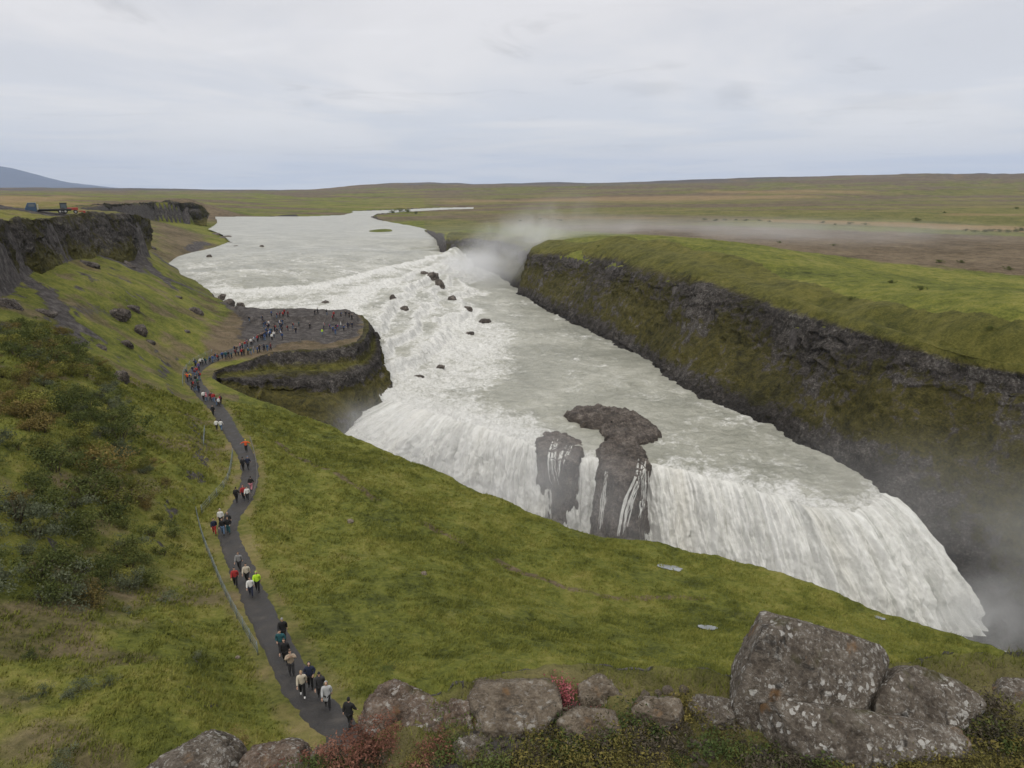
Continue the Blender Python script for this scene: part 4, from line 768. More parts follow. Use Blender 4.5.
# small crags and stones on the slopes
rc_ = random.Random(8)
CRAGS = [(8, 300, 26, 15), (30, 288, 22, 10), (4, 322, 24, 14), (58, 276, 20, 9), (42, 310, 18, 8), (70, 300, 12, 7), (88, 262, 18, 8), (104, 270, 14, 8), (126, 262, 14, 8), (146, 258, 12, 7), (150, 246, 12, 6), (110, 296, 10, 6), (132, 305, 12, 10), (86, 330, 14, 7), (100, 346, 12, 6), (160, 290, 9, 5), (178, 296, 8, 5), (112, 330, 9, 8), (16, 345, 18, 8), (60, 340, 13, 7), (150, 340, 8, 8), (165, 322, 7, 5), (186, 330, 6, 4)]
for i, (px, py, w, h) in enumerate(CRAGS[::2]):
    p = hit(px, py + h * .3); d = proj(*p)[2]; me = rock_mesh('crag', rand_planes(rc_, w / F * d * .6, w / F * d * .45, h / F * d * .42, 5), WET, 5, 24, .2, 170 + i, 3.0, 14)
    o = thing_mesh('crag', me, (p[0], p[1], p[2] - .2 * h / F * d), 'dark crag half buried in the left slope ' + ('under the plateau cliff' if py < 300 else 'between scrub and path'), 'rock', 'half buried crags ' + ('under the plateau cliff' if py < 300 else 'between scrub and path'), rc_.uniform(-.5, .5)); o.rotation_euler[1] = math.radians(rc_.uniform(8, 26))
for i, (px, py, w, h, lab) in enumerate([(118, 312, 22, 13, 'dark crag sticking out of the left slope below the cliff'), (140, 328, 13, 17, 'second dark crag just right of the first on the left slope'), (122, 376, 16, 18, 'small dark crag lower on the left slope beside the scrub'), (128, 343, 12, 10, 'little crag between the larger ones on the left slope'),
        (196, 310, 14, 9, 'dark outcrop on the slope above the path bend'), (350, 521, 7, 4, 'lone grey stone on the grass field'), (424, 573, 6, 4, 'second lone stone lower on the grass field'), (238, 657, 5, 4, 'stone by the lower end of the wire fence')]):
    p = hit(px, py + h * .3); d = proj(*p)[2]; me = rock_mesh('crag', rand_planes(random.Random(120 + i), w / F * d * .5, w / F * d * .42, h / F * d * .55, 6), WET if h > 6 else STONE, 5, 16, .22, 70 + i, 3.0)
    thing_mesh('crag' if h > 6 else 'stone', me, tuple(p), lab, 'rock', 'crags on the left slope' if h > 6 else None)
# threads of water over the rocks
from mathutils.bvhtree import BVHTree
OUTCROPS = []
for o_ in [q for q in bpy.data.objects if q.name.startswith('rock_outcrop')]:
    OUTCROPS.append(BVHTree.FromPolygons([tuple(v.co + o_.location) for v in o_.data.vertices], [tuple(p.vertices) for p in o_.data.polygons]))
def on_rock(p):
    c = Vector((0, 0, CAMH)); d = (Vector(p) - c).normalized(); h = [t_.ray_cast(c, d) for t_ in OUTCROPS]; h = [q for q in h if q[0] is not None]
    if not h: return np.array(p)
    q = min(h, key=lambda q: q[3]); return np.array(q[0] + q[1] * .12 - d * .25)
def thread(name, pts, w, n=9, seed=0):
    """thin broken strands of water clinging to the rock face"""
    q = random.Random(seed); ctr = np.array([PX(*p) for p in pts]); Vs, Fs, UV = [], [], []; base = 0
    for k in range(n):
        off = q.gauss(0, w); a, b = sorted((max(0, q.uniform(-.25, .5)), min(1, q.uniform(.45, 1.2)))); L = smooth_line(ctr, 80)[int(a * 79):max(int(b * 79), int(a * 79) + 12)]
        m = len(L); L = L + np.stack([off + .22 * fbm2(np.arange(m) / 9. + k * 7, np.zeros(m), 3), np.zeros(m), np.zeros(m)], 1); L = np.array([on_rock(p) for p in L])
        L = np.stack([np.convolve(np.pad(L[:, c], 2, 'edge'), np.ones(5) / 5, 'valid') for c in range(3)], 1); t_ = np.linspace(0, 1, m); ww = q.uniform(.05, .14) * np.sin(np.pi * np.clip(t_, .02, .98)) ** .5 * (1 + .5 * fbm2(t_ * 9 + k, t_ * 0, 3))
        kk = np.array([-1, 0, 1.]); V = np.zeros((m, 3, 3)); V[..., 0] = L[:, None, 0] + kk * ww[:, None]; V[..., 1] = L[:, None, 1] - .05 * (1 - kk ** 2); V[..., 2] = L[:, None, 2]
        Vs.append(V.reshape(-1, 3)); Fs.append(grid_faces(m, 3) + base); base += m * 3; UV.append(np.stack([np.repeat(kk[None], m, 0).ravel(), (-V[..., 2]).ravel()], 1))
    tag(link(name, mesh_np(name, np.vstack(Vs), np.vstack(Fs), FALL, True, None, np.vstack(UV))), kind='structure')
thread('water_thread', [(553, 438, -11.4), (549, 452, -13), (548, 468, -16), (552, 486, -19)], .55, 12, 1)
thread('water_thread', [(568, 444, -11.5), (562, 458, -13.5), (560, 478, -17)], .4, 8, 2)
thread('water_thread', [(643, 458, -12), (640, 476, -14.5), (632, 494, -17.5), (626, 514, -21), (622, 538, -26)], .45, 16, 3)
thread('water_thread', [(645, 462, -12), (645, 492, -17), (642, 520, -22)], .35, 12, 4)
thread('water_thread', [(606, 470, -13), (603, 500, -18), (600, 530, -24)], .35, 9, 5)
for i, (px, py, w, h) in enumerate([(670, 568, 13, 4), (707, 629, 10, 4.5), (880, 619, 5, 3)]):
    p = hit(px, py); d = proj(*p)[2]; rx = w / F * d; ry = h / F * d / max(.2, (CAMH - p[2]) / math.hypot(*p[:2])); a = np.linspace(0, 2 * np.pi, 40, endpoint=False)
    rr = 1 + .3 * fbm2(np.cos(a) * 1.3 + i * 5, np.sin(a) * 1.3, 3); V = np.column_stack([p[0] + rx * rr * np.cos(a), p[1] + ry * rr * np.sin(a) - .0, np.zeros(40)])
    V[:, 2] = land_z(V[:, 0], V[:, 1]) + .10; V = np.vstack([V, [[p[0], p[1], gz(p[0], p[1]) + .14]]]); Fq = np.array([[k, (k + 1) % 40, 40] for k in range(40)])
    m, t, b = mat_new('puddle_water'); b.inputs['Base Color'].default_value = (.28, .30, .31, 1); b.inputs['Roughness'].default_value = .12
    tag(link('puddle', mesh_np('puddle', V, Fq, m)), kind='structure')

# ================================================================== PLANTS
def leaf_mat(name, cols, scale=1.2):
    m, t, b = mat_new(name); P = t.add('ShaderNodeNewGeometry').outputs['Position']; oi = t.add('ShaderNodeObjectInfo').outputs['Random']
    n = t.noise(P, scale, 3); w = t.add('ShaderNodeTexWhiteNoise'); t.put(w.inputs['Vector'], t.vmath('SNAP', P, (.25, .25, .25)) if scale < 4 else t.vmath('SNAP', P, (.02, .02, .02)))
    f = t.math('ADD', t.math('MULTIPLY', n, .5), t.math('ADD', t.math('MULTIPLY', w.outputs[0], .25), t.math('MULTIPLY', oi, .25)))
    t.put(b.inputs['Base Color'], t.ramp(f, [(.25 + .5 * i / (len(cols) - 1), c) for i, c in enumerate(cols)])); b.inputs['Roughness'].default_value = .8; b.inputs['Specular IOR Level'].default_value = .2
    return m
def leaf_cloud(name, rr, n, rad, hgt, leaf, mat, clumps=9, fill=.55):
    """leaves gathered in uneven clumps through a low dome"""
    cs = [(np.array([rr.gauss(0, .5) * rad, rr.gauss(0, .5) * rad, rr.uniform(.2, .95) * hgt]), rr.uniform(.25, .5) * rad) for _ in range(clumps)]
    V = []; Fq = []
    for i in range(n):
        c, s = rr.choice(cs); p = c + np.array([rr.gauss(0, fill), rr.gauss(0, fill), rr.gauss(0, fill * .7)]) * s
        p[2] = max(.02 * hgt, p[2]); q = np.array([rr.gauss(0, 1), rr.gauss(0, 1), rr.gauss(0, 1)]); u = q / np.linalg.norm(q); q = np.array([rr.gauss(0, 1), rr.gauss(0, 1), rr.gauss(.6, 1)]); v = np.cross(u, q); v /= np.linalg.norm(v) + 1e-6
        l = leaf * rr.uniform(.6, 1.3); k = len(V)
        V += [p - u * l, p + v * l * .45, p + u * l, p - v * l * .45]; Fq.append((k, k + 1, k + 2, k + 3))
    return mesh_np(name, np.array(V), np.array(Fq), mat, False)
def twig_mesh(name, rr, n, rad, hgt, w, mat):
    V = []; Fq = []
    for i in range(n):
        a = rr.uniform(0, 6.28); tip = np.array([math.cos(a) * rad * rr.uniform(.2, .9), math.sin(a) * rad * rr.uniform(.2, .9), hgt * rr.uniform(.6, 1)]); b0 = np.array([math.cos(a), math.sin(a), 0]) * rad * .15
        pts = [b0, b0 * .5 + tip * .5 + np.array([0, 0, hgt * .12]), tip]; k = len(V)
        for j, p in enumerate(pts):
            ww = w * (1 - .4 * j)
            for q in range(3): V.append(p + ww * np.array([math.cos(q * 2.09), math.sin(q * 2.09), 0]))
        for j in range(2):
            for q in range(3): Fq.append((k + j * 3 + q, k + j * 3 + (q + 1) % 3, k + j * 3 + 3 + (q + 1) % 3, k + j * 3 + 3 + q))
    return mesh_np(name, np.array(V), np.array(Fq), mat, True)
TWIG = simple_mat('twig_bark', (.07, .05, .035), .9)
BUSH_MATS = {'dark green': leaf_mat('willow_dark', [(0.0338, 0.0468, 0.0143), (0.0780, 0.0962, 0.0247), (0.1430, 0.1560, 0.0442)]), 'russet': leaf_mat('willow_russet', [(0.0585, 0.0494, 0.0182), (0.1365, 0.1066, 0.0338), (0.2340, 0.1755, 0.0546)]),
             'olive': leaf_mat('willow_olive', [(0.0572, 0.0650, 0.0156), (0.1365, 0.1404, 0.0286), (0.2470, 0.2340, 0.0520)]), 'grey green': leaf_mat('willow_grey', [(.048, .058, .032), (.085, .10, .055), (.14, .155, .095)])}
rb = random.Random(11); BUSH = {}
for c, m in BUSH_MATS.items():
    BUSH[c] = [(leaf_cloud('foliage', rb, 1500, 1.0, 1.0, .06, m, 14, .5), twig_mesh('branches', rb, 16, .9, .9, .018, TWIG)) for _ in range(3)]
def place_bush(c, x, y, s, label, group, flat=1.0, z=None):
    lv, tw = rb.choice(BUSH[c]); o = link('bush', None); link('foliage', lv, o); o.location = (x, y, (gz(x, y) if z is None else z) - .05 * s); a = rb.uniform(0, 6.28); o.rotation_euler = (0, 0, a); o.scale = (s, s * rb.uniform(.8, 1.2), s * flat)
    link('branches', tw, o); tag(o, label, 'bush', group); return o
SCRUB = np.array([(-10, 315), (40, 318), (75, 345), (105, 372), (125, 420), (148, 470), (160, 520), (165, 575), (110, 600), (50, 620), (-10, 600)])
cand = []; rr = random.Random(21)
tries_x = np.array([rr.uniform(-75, -22) for _ in range(6000)]); tries_y = np.array([rr.uniform(38, 130) for _ in range(6000)])
tz = land_z(tries_x, tries_y); tpx, tpy, td = proj(tries_x, tries_y, tz); ins = poly_sd(tpx, tpy, SCRUB)
dens = fbm2(tries_x / 9, tries_y / 9, 3)
for x, y, z, s, dn in zip(tries_x, tries_y, tz, ins, dens):
    if s < -4 or dn < -.28: continue
    r_ = 1.0 + 1.3 * rr.random() ** 1.5
    if s < 12: r_ *= .7
    if all((x - a) ** 2 + (y - b) ** 2 > (.55 * (r_ + q)) ** 2 for a, b, q in cand): cand.append((x, y, r_))
    if len(cand) >= 210: break
for i, (x, y, r_) in enumerate(cand):
    h = float(fbm2(np.array([x / 12 + 31]), np.array([y / 12]), 3)[0]) + rr.gauss(0, .12); c = 'dark green' if h < -.06 else 'grey green' if h < .02 else 'olive' if h < .22 else 'russet'
    part = 'upper' if y > 75 else 'lower'
    place_bush(c, x, y, r_, f'{c} willow bush in the dense scrub on the {part} left slope', f'{c} scrub bushes on the {part} left slope', 1.0)
for px, py, w, c, lab in [(133, 433, 15, 'dark green', 'round dark bush alone on open grass right of the scrub'), (172, 532, 26, 'dark green', 'wide dark bush on the grass left of the wire fence'), (150, 460, 20, 'russet', 'russet bush at the right rim of the scrub'), (165, 480, 18, 'russet', 'reddish bush lower at the right rim of the scrub'),
        (150, 385, 16, 'dark green', 'small dark bush right of the lowest crag'), (236, 742, 30, 'russet', 'brown twiggy bush just above the bottom left rocks'), (75, 688, 26, 'grey green', 'silvery low willow patch on the lower left grass'), (40, 690, 22, 'grey green', 'silvery low willow near the left edge'),
        (62, 762, 30, 'grey green', 'silvery willow at the bottom left edge of the view'), (160, 596, 26, 'grey green', 'pale grey willow below the scrub'), (120, 575, 30, 'olive', 'wide olive bush at the lower rim of the scrub'), (105, 682, 20, 'grey green', 'third silvery willow of the lower left grass'), (128, 610, 14, 'grey green', 'small pale willow in the grass under the scrub'), (195, 655, 13, 'grey green', 'small pale willow in grass left of the fence end'), (30, 655, 20, 'dark green', 'dark low bush on the lower left grass')]:
    p = hit(px, py + w * .2); s = w / F * proj(*p)[2] * .55; place_bush(c, p[0], p[1], s, lab, None, .55)
PLAIN = [(917, 221, 9, 'round dark bush alone beside the straw coloured strip'), (940, 263, 8, 'left one of two dark bushes on the brown heath at right'), (962, 263, 7, 'right one of two dark bushes on the brown heath at right'), (695, 263, 5, ''), (648, 262, 5, ''), (600, 247, 5, ''), (985, 232, 6, 'row'), (992, 231.5, 7, 'row'), (1000, 232, 6, 'row'), (1008, 232.5, 7, 'row'), (1016, 232, 6, 'row'), (1022, 231, 8, 'row'),
         (975, 232, 5, 'row'), (966, 231, 5, 'row'), (850, 224, 5, ''), (822, 223, 5, ''), (760, 221, 4, ''), (705, 220, 5, ''), (715, 221, 5, ''), (770, 222, 4, ''), (835, 225, 4, ''), (865, 225, 5, ''), (736, 220.5, 4, ''), (745, 221, 5, ''), (725, 220.5, 4, ''), (834, 246, 5, ''), (780, 243, 5, ''), (1010, 270, 9, ''), (890, 283, 8, ''), (945, 213, 4, ''), (1016, 209, 5, ''), (400, 212, 9, 'isl'), (392, 213, 7, 'isl'), (408, 212.5, 8, 'isl'), (416, 214, 6, 'isl'), (560, 221, 4, ''), (540, 220, 4, ''), (520, 221.5, 4, ''), (988, 330, 12, ''), (920, 290, 10, ''), (850, 300, 9, '')]
for px, py, w, lab in PLAIN:
    p = hit(px, py); s = w / F * proj(*p)[2] * .5
    g = None if lab not in ('', 'row', 'isl') else {'': 'small bushes scattered over the far heath', 'row': 'row of bushes along the straw strip', 'isl': 'bushes on the river point'}[lab]
    l = lab if g is None else {'': 'small dark bush on the wide heath across the river', 'row': 'dark bush in the row along the straw strip at right', 'isl': 'dark bush on the low point in the far river'}[lab]
    place_bush('dark green', p[0], p[1], s, l, g, .8)

# grass: blades on the near slopes and the ledge, one mass
def build_grass():
    m, t, b = mat_new('grass_blades'); P = t.add('ShaderNodeNewGeometry').outputs['Position']; n1 = t.noise(P, .045, 5, .6); n = t.noise(P, .35, 5, .6, .4); n3 = t.noise(P, 2.3, 4, .65); f = t.math('ADD', t.math('MULTIPLY', n1, .28), t.math('ADD', t.math('MULTIPLY', n, .30), t.math('ADD', t.math('MULTIPLY', n3, .22), t.math('MULTIPLY', t.noise(P, 9, 2, .7), .20))))
    t.put(b.inputs['Base Color'], t.ramp(f, [(.36, (0.0403, 0.0504, 0.0132)), (.44, (0.0952, 0.1080, 0.0216)), (.5, (0.1624, 0.1740, 0.0336)), (.57, (0.2352, 0.2280, 0.0552)), (.68, (0.3584, 0.3180, 0.1200))])); b.inputs['Roughness'].default_value = .85; b.inputs['Specular IOR Level'].default_value = .2
    g = np.random.default_rng(5); N = 240000
    r = 13 + (125 - 13) * g.random(N) ** .8; a = np.radians(g.uniform(-42, 42, N)); x, y = r * np.sin(a), r * np.cos(a); z = land_z(x, y)
    dp, _ = line_d(x, y, PATH); sd = poly_sd(x, y, WATER_POLY); tuft = fbm2(x / 1.3, y / 1.3, 3) + .7 * fbm2(x / 7, y / 7, 3)
    spx, spy, _d = proj(x, y, z); ok = (dp > 1.75) & ((poly_sd(spx, spy, SCRUB) < -3) | (g.random(N) < .3)) & (sd < -.6) & (z < 31) & (g.random(N) < sstep(-.5, .35, tuft)); x, y, z, r = x[ok], y[ok], z[ok], r[ok]; tu = np.clip(tuft[ok], -.3, .8)
    nb = 3; V = []; 
    for k in range(nb):
        h = (.05 + .10 * g.random(len(x)) + .07 * tu) * (1 + r / 130); w = (.011 + .00085 * r) * g.uniform(.6, 1.3, len(x)); th = g.uniform(0, 6.283, len(x)); ox, oy = g.normal(0, .12, len(x)), g.normal(0, .12, len(x)); ln = g.uniform(.3, 1.1, len(x)) * h; la = g.uniform(-1.2, 1.2, len(x)) + .6
        bx_, by_ = x + ox, y + oy
        A = np.stack([bx_ - w * np.cos(th), by_ - w * np.sin(th), z - .05], 1); B = np.stack([bx_ + w * np.cos(th), by_ + w * np.sin(th), z - .05], 1); C = np.stack([bx_ + ln * np.cos(la), by_ + ln * np.sin(la), z + h], 1)
        V.append(np.stack([A, B, C], 1).reshape(-1, 3))
    # ledge in front
    N = 42000; x = g.uniform(-4, 6, N); y = g.uniform(2.6, 5.9, N); s = poly_sd(x, y, LEDGE); den = fbm2(x * 1.5, y * 1.5, 3); ok = (s > -.7) & (g.random(N) < sstep(-.25, .3, den)); x, y = x[ok], y[ok]; z = land_z(x, y)
    for k in range(2):
        h = g.uniform(.015, .065, len(x)); w = g.uniform(.0025, .005, len(x)); th = g.uniform(0, 6.283, len(x)); ox, oy = g.normal(0, .02, len(x)), g.normal(0, .02, len(x)); ln = g.uniform(.2, .9, len(x)) * h; la = g.uniform(0, 6.28, len(x))
        A = np.stack([x + ox - w * np.cos(th), y + oy - w * np.sin(th), z - .01], 1); B = np.stack([x + ox + w * np.cos(th), y + oy + w * np.sin(th), z - .01], 1); C = np.stack([x + ox + ln * np.cos(la), y + oy + ln * np.sin(la), z + h], 1)
        V.append(np.stack([A, B, C], 1).reshape(-1, 3))
    V = np.vstack(V); tag(link('grass', mesh_np('grass', V, np.arange(len(V)).reshape(-1, 3), m, False)), kind='stuff')
build_grass()
# low shrubs on the ledge
SM = {'green': leaf_mat('shrub_green', [(.022, .038, .012), (.055, .078, .020), (.11, .125, .035)], 9), 'olive': leaf_mat('shrub_olive', [(.045, .045, .014), (.11, .10, .026), (.20, .16, .045)], 9), 'rusty red': leaf_mat('shrub_rust', [(.07, .032, .022), (.17, .075, .05), (.30, .16, .11)], 9), 'pink red': leaf_mat('shrub_pink', [(.12, .03, .035), (.26, .065, .075), (.38, .15, .16)], 9), 'dark heather': leaf_mat('shrub_heather', [(.025, .024, .016), (.06, .052, .034), (.12, .10, .075)], 9)}
rsx = random.Random(31); SHR = {c: [(leaf_cloud('low_shrub', rsx, 620, 1, .75, .075, m, 12, .6), twig_mesh('stems', rsx, 14, .85, .6, .012, TWIG)) for _ in range(2)] for c, m in SM.items()}
SHRUBS = [('pink red', 570, 694, 34, 'pink red leaved shrub between the flat pale rock and the round pale rock'), ('pink red', 562, 708, 22, 'low pink red shrub just under the taller pink red one'), ('pink red', 598, 716, 18, 'small pink red shrub below the round pale rock'),
          ('rusty red', 366, 756, 36, ''), ('rusty red', 384, 736, 28, ''), ('rusty red', 344, 772, 34, ''), ('rusty red', 390, 752, 26, ''), ('rusty red', 366, 762, 40, ''), ('rusty red', 420, 764, 22, ''), ('rusty red', 280, 766, 26, ''), ('green', 352, 766, 20, ''), ('green', 370, 748, 14, ''),
          ('green', 462, 722, 36, 'dark green shrub between the humped rock and the flat pale rock'), ('green', 452, 742, 26, ''), ('green', 560, 728, 34, ''), ('green', 585, 738, 40, ''), ('green', 545, 744, 26, ''), ('green', 630, 738, 44, ''), ('green', 612, 722, 28, ''), ('green', 655, 728, 36, ''), ('olive', 675, 716, 36, ''), ('olive', 705, 722, 34, ''), ('olive', 690, 706, 26, ''), ('olive', 720, 735, 30, ''), ('dark heather', 668, 748, 34, ''), ('dark heather', 650, 764, 32, ''), ('olive', 560, 766, 46, ''), ('olive', 600, 768, 44, ''), ('olive', 630, 764, 30, ''), ('olive', 520, 770, 36, ''), ('green', 575, 756, 30, ''),
          ('green', 790, 752, 34, ''), ('green', 815, 762, 38, ''), ('dark heather', 775, 764, 30, ''), ('olive', 745, 758, 34, ''), ('olive', 850, 770, 40, ''), ('olive', 890, 768, 40, ''), ('olive', 930, 766, 40, ''), ('green', 982, 728, 40, 'dark green shrub at the right end of the boulders'), ('dark heather', 1000, 718, 44, ''), ('green', 965, 738, 34, ''), ('olive', 1010, 742, 44, ''), ('dark heather', 985, 750, 40, ''), ('olive', 960, 764, 40, ''), ('olive', 1010, 768, 44, ''),
          ('green', 440, 766, 34, ''), ('dark heather', 232, 745, 30, ''), ('green', 310, 770, 24, ''), ('olive', 180, 775, 30, ''), ('green', 395, 702, 14, 'mossy green tuft on the crown of the humped rock'), ('olive', 480, 766, 34, ''), ('green', 738, 706, 18, ''), ('olive', 735, 722, 22, '')]
for k in range(70):
    px, py = rsx.uniform(440, 1020), rsx.uniform(712, 785)
    if ((px - 502) / 34) ** 2 + ((py - 750) / 16) ** 2 < 1 or ((px - 698) / 30) ** 2 + ((py - 748) / 16) ** 2 < 1: continue
    if 735 < px < 975 and py < 752 or 455 < px < 560 and py < 738: continue
    SHRUBS.append((rsx.choice(['green', 'green', 'olive', 'olive', 'olive', 'dark heather', 'dark heather']), px, py, rsx.uniform(22, 48), ''))
for k in range(16): SHRUBS.append((rsx.choice(['rusty red', 'olive', 'green', 'dark heather']), rsx.uniform(215, 440), rsx.uniform(752, 785), rsx.uniform(22, 40), ''))
for c, px, py, w, lab in SHRUBS:
    p = PX(px, py, 32.0); p = (p[0], p[1], gz(p[0], p[1])); d = proj(*p)[2]; s = w / F * d * .62; lv, tw = rsx.choice(SHR[c])
    if c == 'rusty red' and 340 < px < 400: p = (p[0], p[1], max(p[2], 32.0) + .06)
    if lab.startswith('mossy'): p = (p[0], p[1], 32.33)
    o = link('low_shrub', None); link('foliage', lv, o); o.location = (p[0], p[1], p[2] - .02); o.rotation_euler = (0, 0, rsx.uniform(0, 6)); o.scale = (s, s, s * .8); link('stems', tw, o)
    wh = 'beside the humped rock' if px < 445 else 'along the middle of the ledge' if px < 725 else 'around the foot of the boulders'
    tag(o, lab or f'{c} low shrub {wh}', 'shrub', None if lab else f'{c} low shrubs {wh}')
# ================================================================== PEOPLE
def skin_mesh(name, joints, bones, levels=1):
    """one continuous surface grown over a skeleton; joints: name -> ((x, y, z), radius or (rx, ry))"""
    me = bpy.data.meshes.new(name); keys = list(joints); idx = {k: i for i, k in enumerate(keys)}
    me.from_pydata([joints[k][0] for k in keys], [(idx[a], idx[b]) for a, b in bones], []); o = bpy.data.objects.new(name, me); COL.objects.link(o)
    bm = bmesh.new(); bm.from_mesh(me); lay = bm.verts.layers.skin.verify(); bm.verts.ensure_lookup_table()
    for k in keys:
        r = joints[k][1]; bm.verts[idx[k]][lay].radius = r if hasattr(r, '__len__') else (r, r)
    bm.verts[0][lay].use_root = True; bm.to_mesh(me); bm.free()
    sm = o.modifiers.new('skin', 'SKIN'); sm.use_smooth_shade = True; sm.branch_smoothing = .6
    if levels: sb = o.modifiers.new('sub', 'SUBSURF'); sb.levels = sb.render_levels = levels
    dg = bpy.context.evaluated_depsgraph_get(); out = bpy.data.meshes.new_from_object(o.evaluated_get(dg)); out.name = name
    bpy.data.objects.remove(o); bpy.data.meshes.remove(me); return out
def join_meshes(name, meshes):
    bm = bmesh.new()
    for m in meshes: bm.from_mesh(m)
    out = bpy.data.meshes.new(name); bm.to_mesh(out); bm.free()
    out.polygons.foreach_set('use_smooth', np.ones(len(out.polygons), bool)); return out
def tube_mesh(pts, rads, n=6):
    V = []; Fq = []; pts = np.array(pts, float)
    for i, p in enumerate(pts):
        d = pts[min(i + 1, len(pts) - 1)] - pts[max(i - 1, 0)]; d /= np.linalg.norm(d); a = np.cross(d, (0, 0, 1) if abs(d[2]) < .9 else (1, 0, 0)); a /= np.linalg.norm(a); b = np.cross(d, a)
        for k in range(n): V.append(p + rads[i] * (a * math.cos(6.2832 * k / n) + b * math.sin(6.2832 * k / n)))
    for i in range(len(pts) - 1):
        for k in range(n): Fq.append((i * n + k, i * n + (k + 1) % n, (i + 1) * n + (k + 1) % n, (i + 1) * n + k))
    me = bpy.data.meshes.new('tube'); me.from_pydata([tuple(v) for v in V], [], Fq + [tuple(range(n))[::-1], tuple(range((len(pts) - 1) * n, len(pts) * n))]); return me
def head_mesh(c):
    D, Fc = SPH[3]; V = D * np.array([.073, .092, .115]); f = -D[:, 1]; z = D[:, 2]; x = D[:, 0]
    V[:, 1] -= .020 * np.exp(-((x / .16) ** 2 + ((z + .12) / .22) ** 2)) * (f > 0)            # nose
    V[:, 1] += .010 * (np.exp(-(((np.abs(x) - .38) / .16) ** 2 + ((z - .10) / .12) ** 2))) * (f > 0)  # eye hollows
    V[:, 1] -= .006 * np.exp(-((x / .3) ** 2 + ((z + .5) / .08) ** 2)) * (f > 0)             # lips
    V[:, 0] += np.sign(x) * .016 * np.exp(-((np.abs(x) - 1) ** 2 / .02 + (D[:, 1] / .22) ** 2 + ((z + .05) / .25) ** 2))  # ears
    V[:, 0] *= 1 - .18 * np.clip(-z, 0, 1); V += np.array(c)
    me = bpy.data.meshes.new('head'); me.from_pydata([tuple(v) for v in V], [], [tuple(q) for q in Fc]); return me
def hand_meshes(w, d, side, fwd=(0, -1, 0)):
    """palm, four unequal bent fingers and a thumb"""
    w = np.array(w); d = np.array(d, float); d /= np.linalg.norm(d); f = np.array(fwd, float); s = np.cross(d, f); s /= np.linalg.norm(s); f = np.cross(s, d); out = [tube_mesh([w, w + d * .05, w + d * .10], [.024, .034, .030])]
    for k, (l, o_) in enumerate([(.065, -.026), (.078, -.009), (.073, .009), (.056, .025)]):
        b = w + d * .095 + s * o_; out.append(tube_mesh([b, b + d * l * .5 + f * .004, b + d * l * .85 + f * .02], [.0095, .0088, .0075], 5))
    b = w + d * .03 + s * -.03 * side; out.append(tube_mesh([b, b + d * .03 - s * .022 * side + f * .012, b + d * .062 - s * .018 * side + f * .03], [.012, .010, .008], 5)); return out
POSES = {}
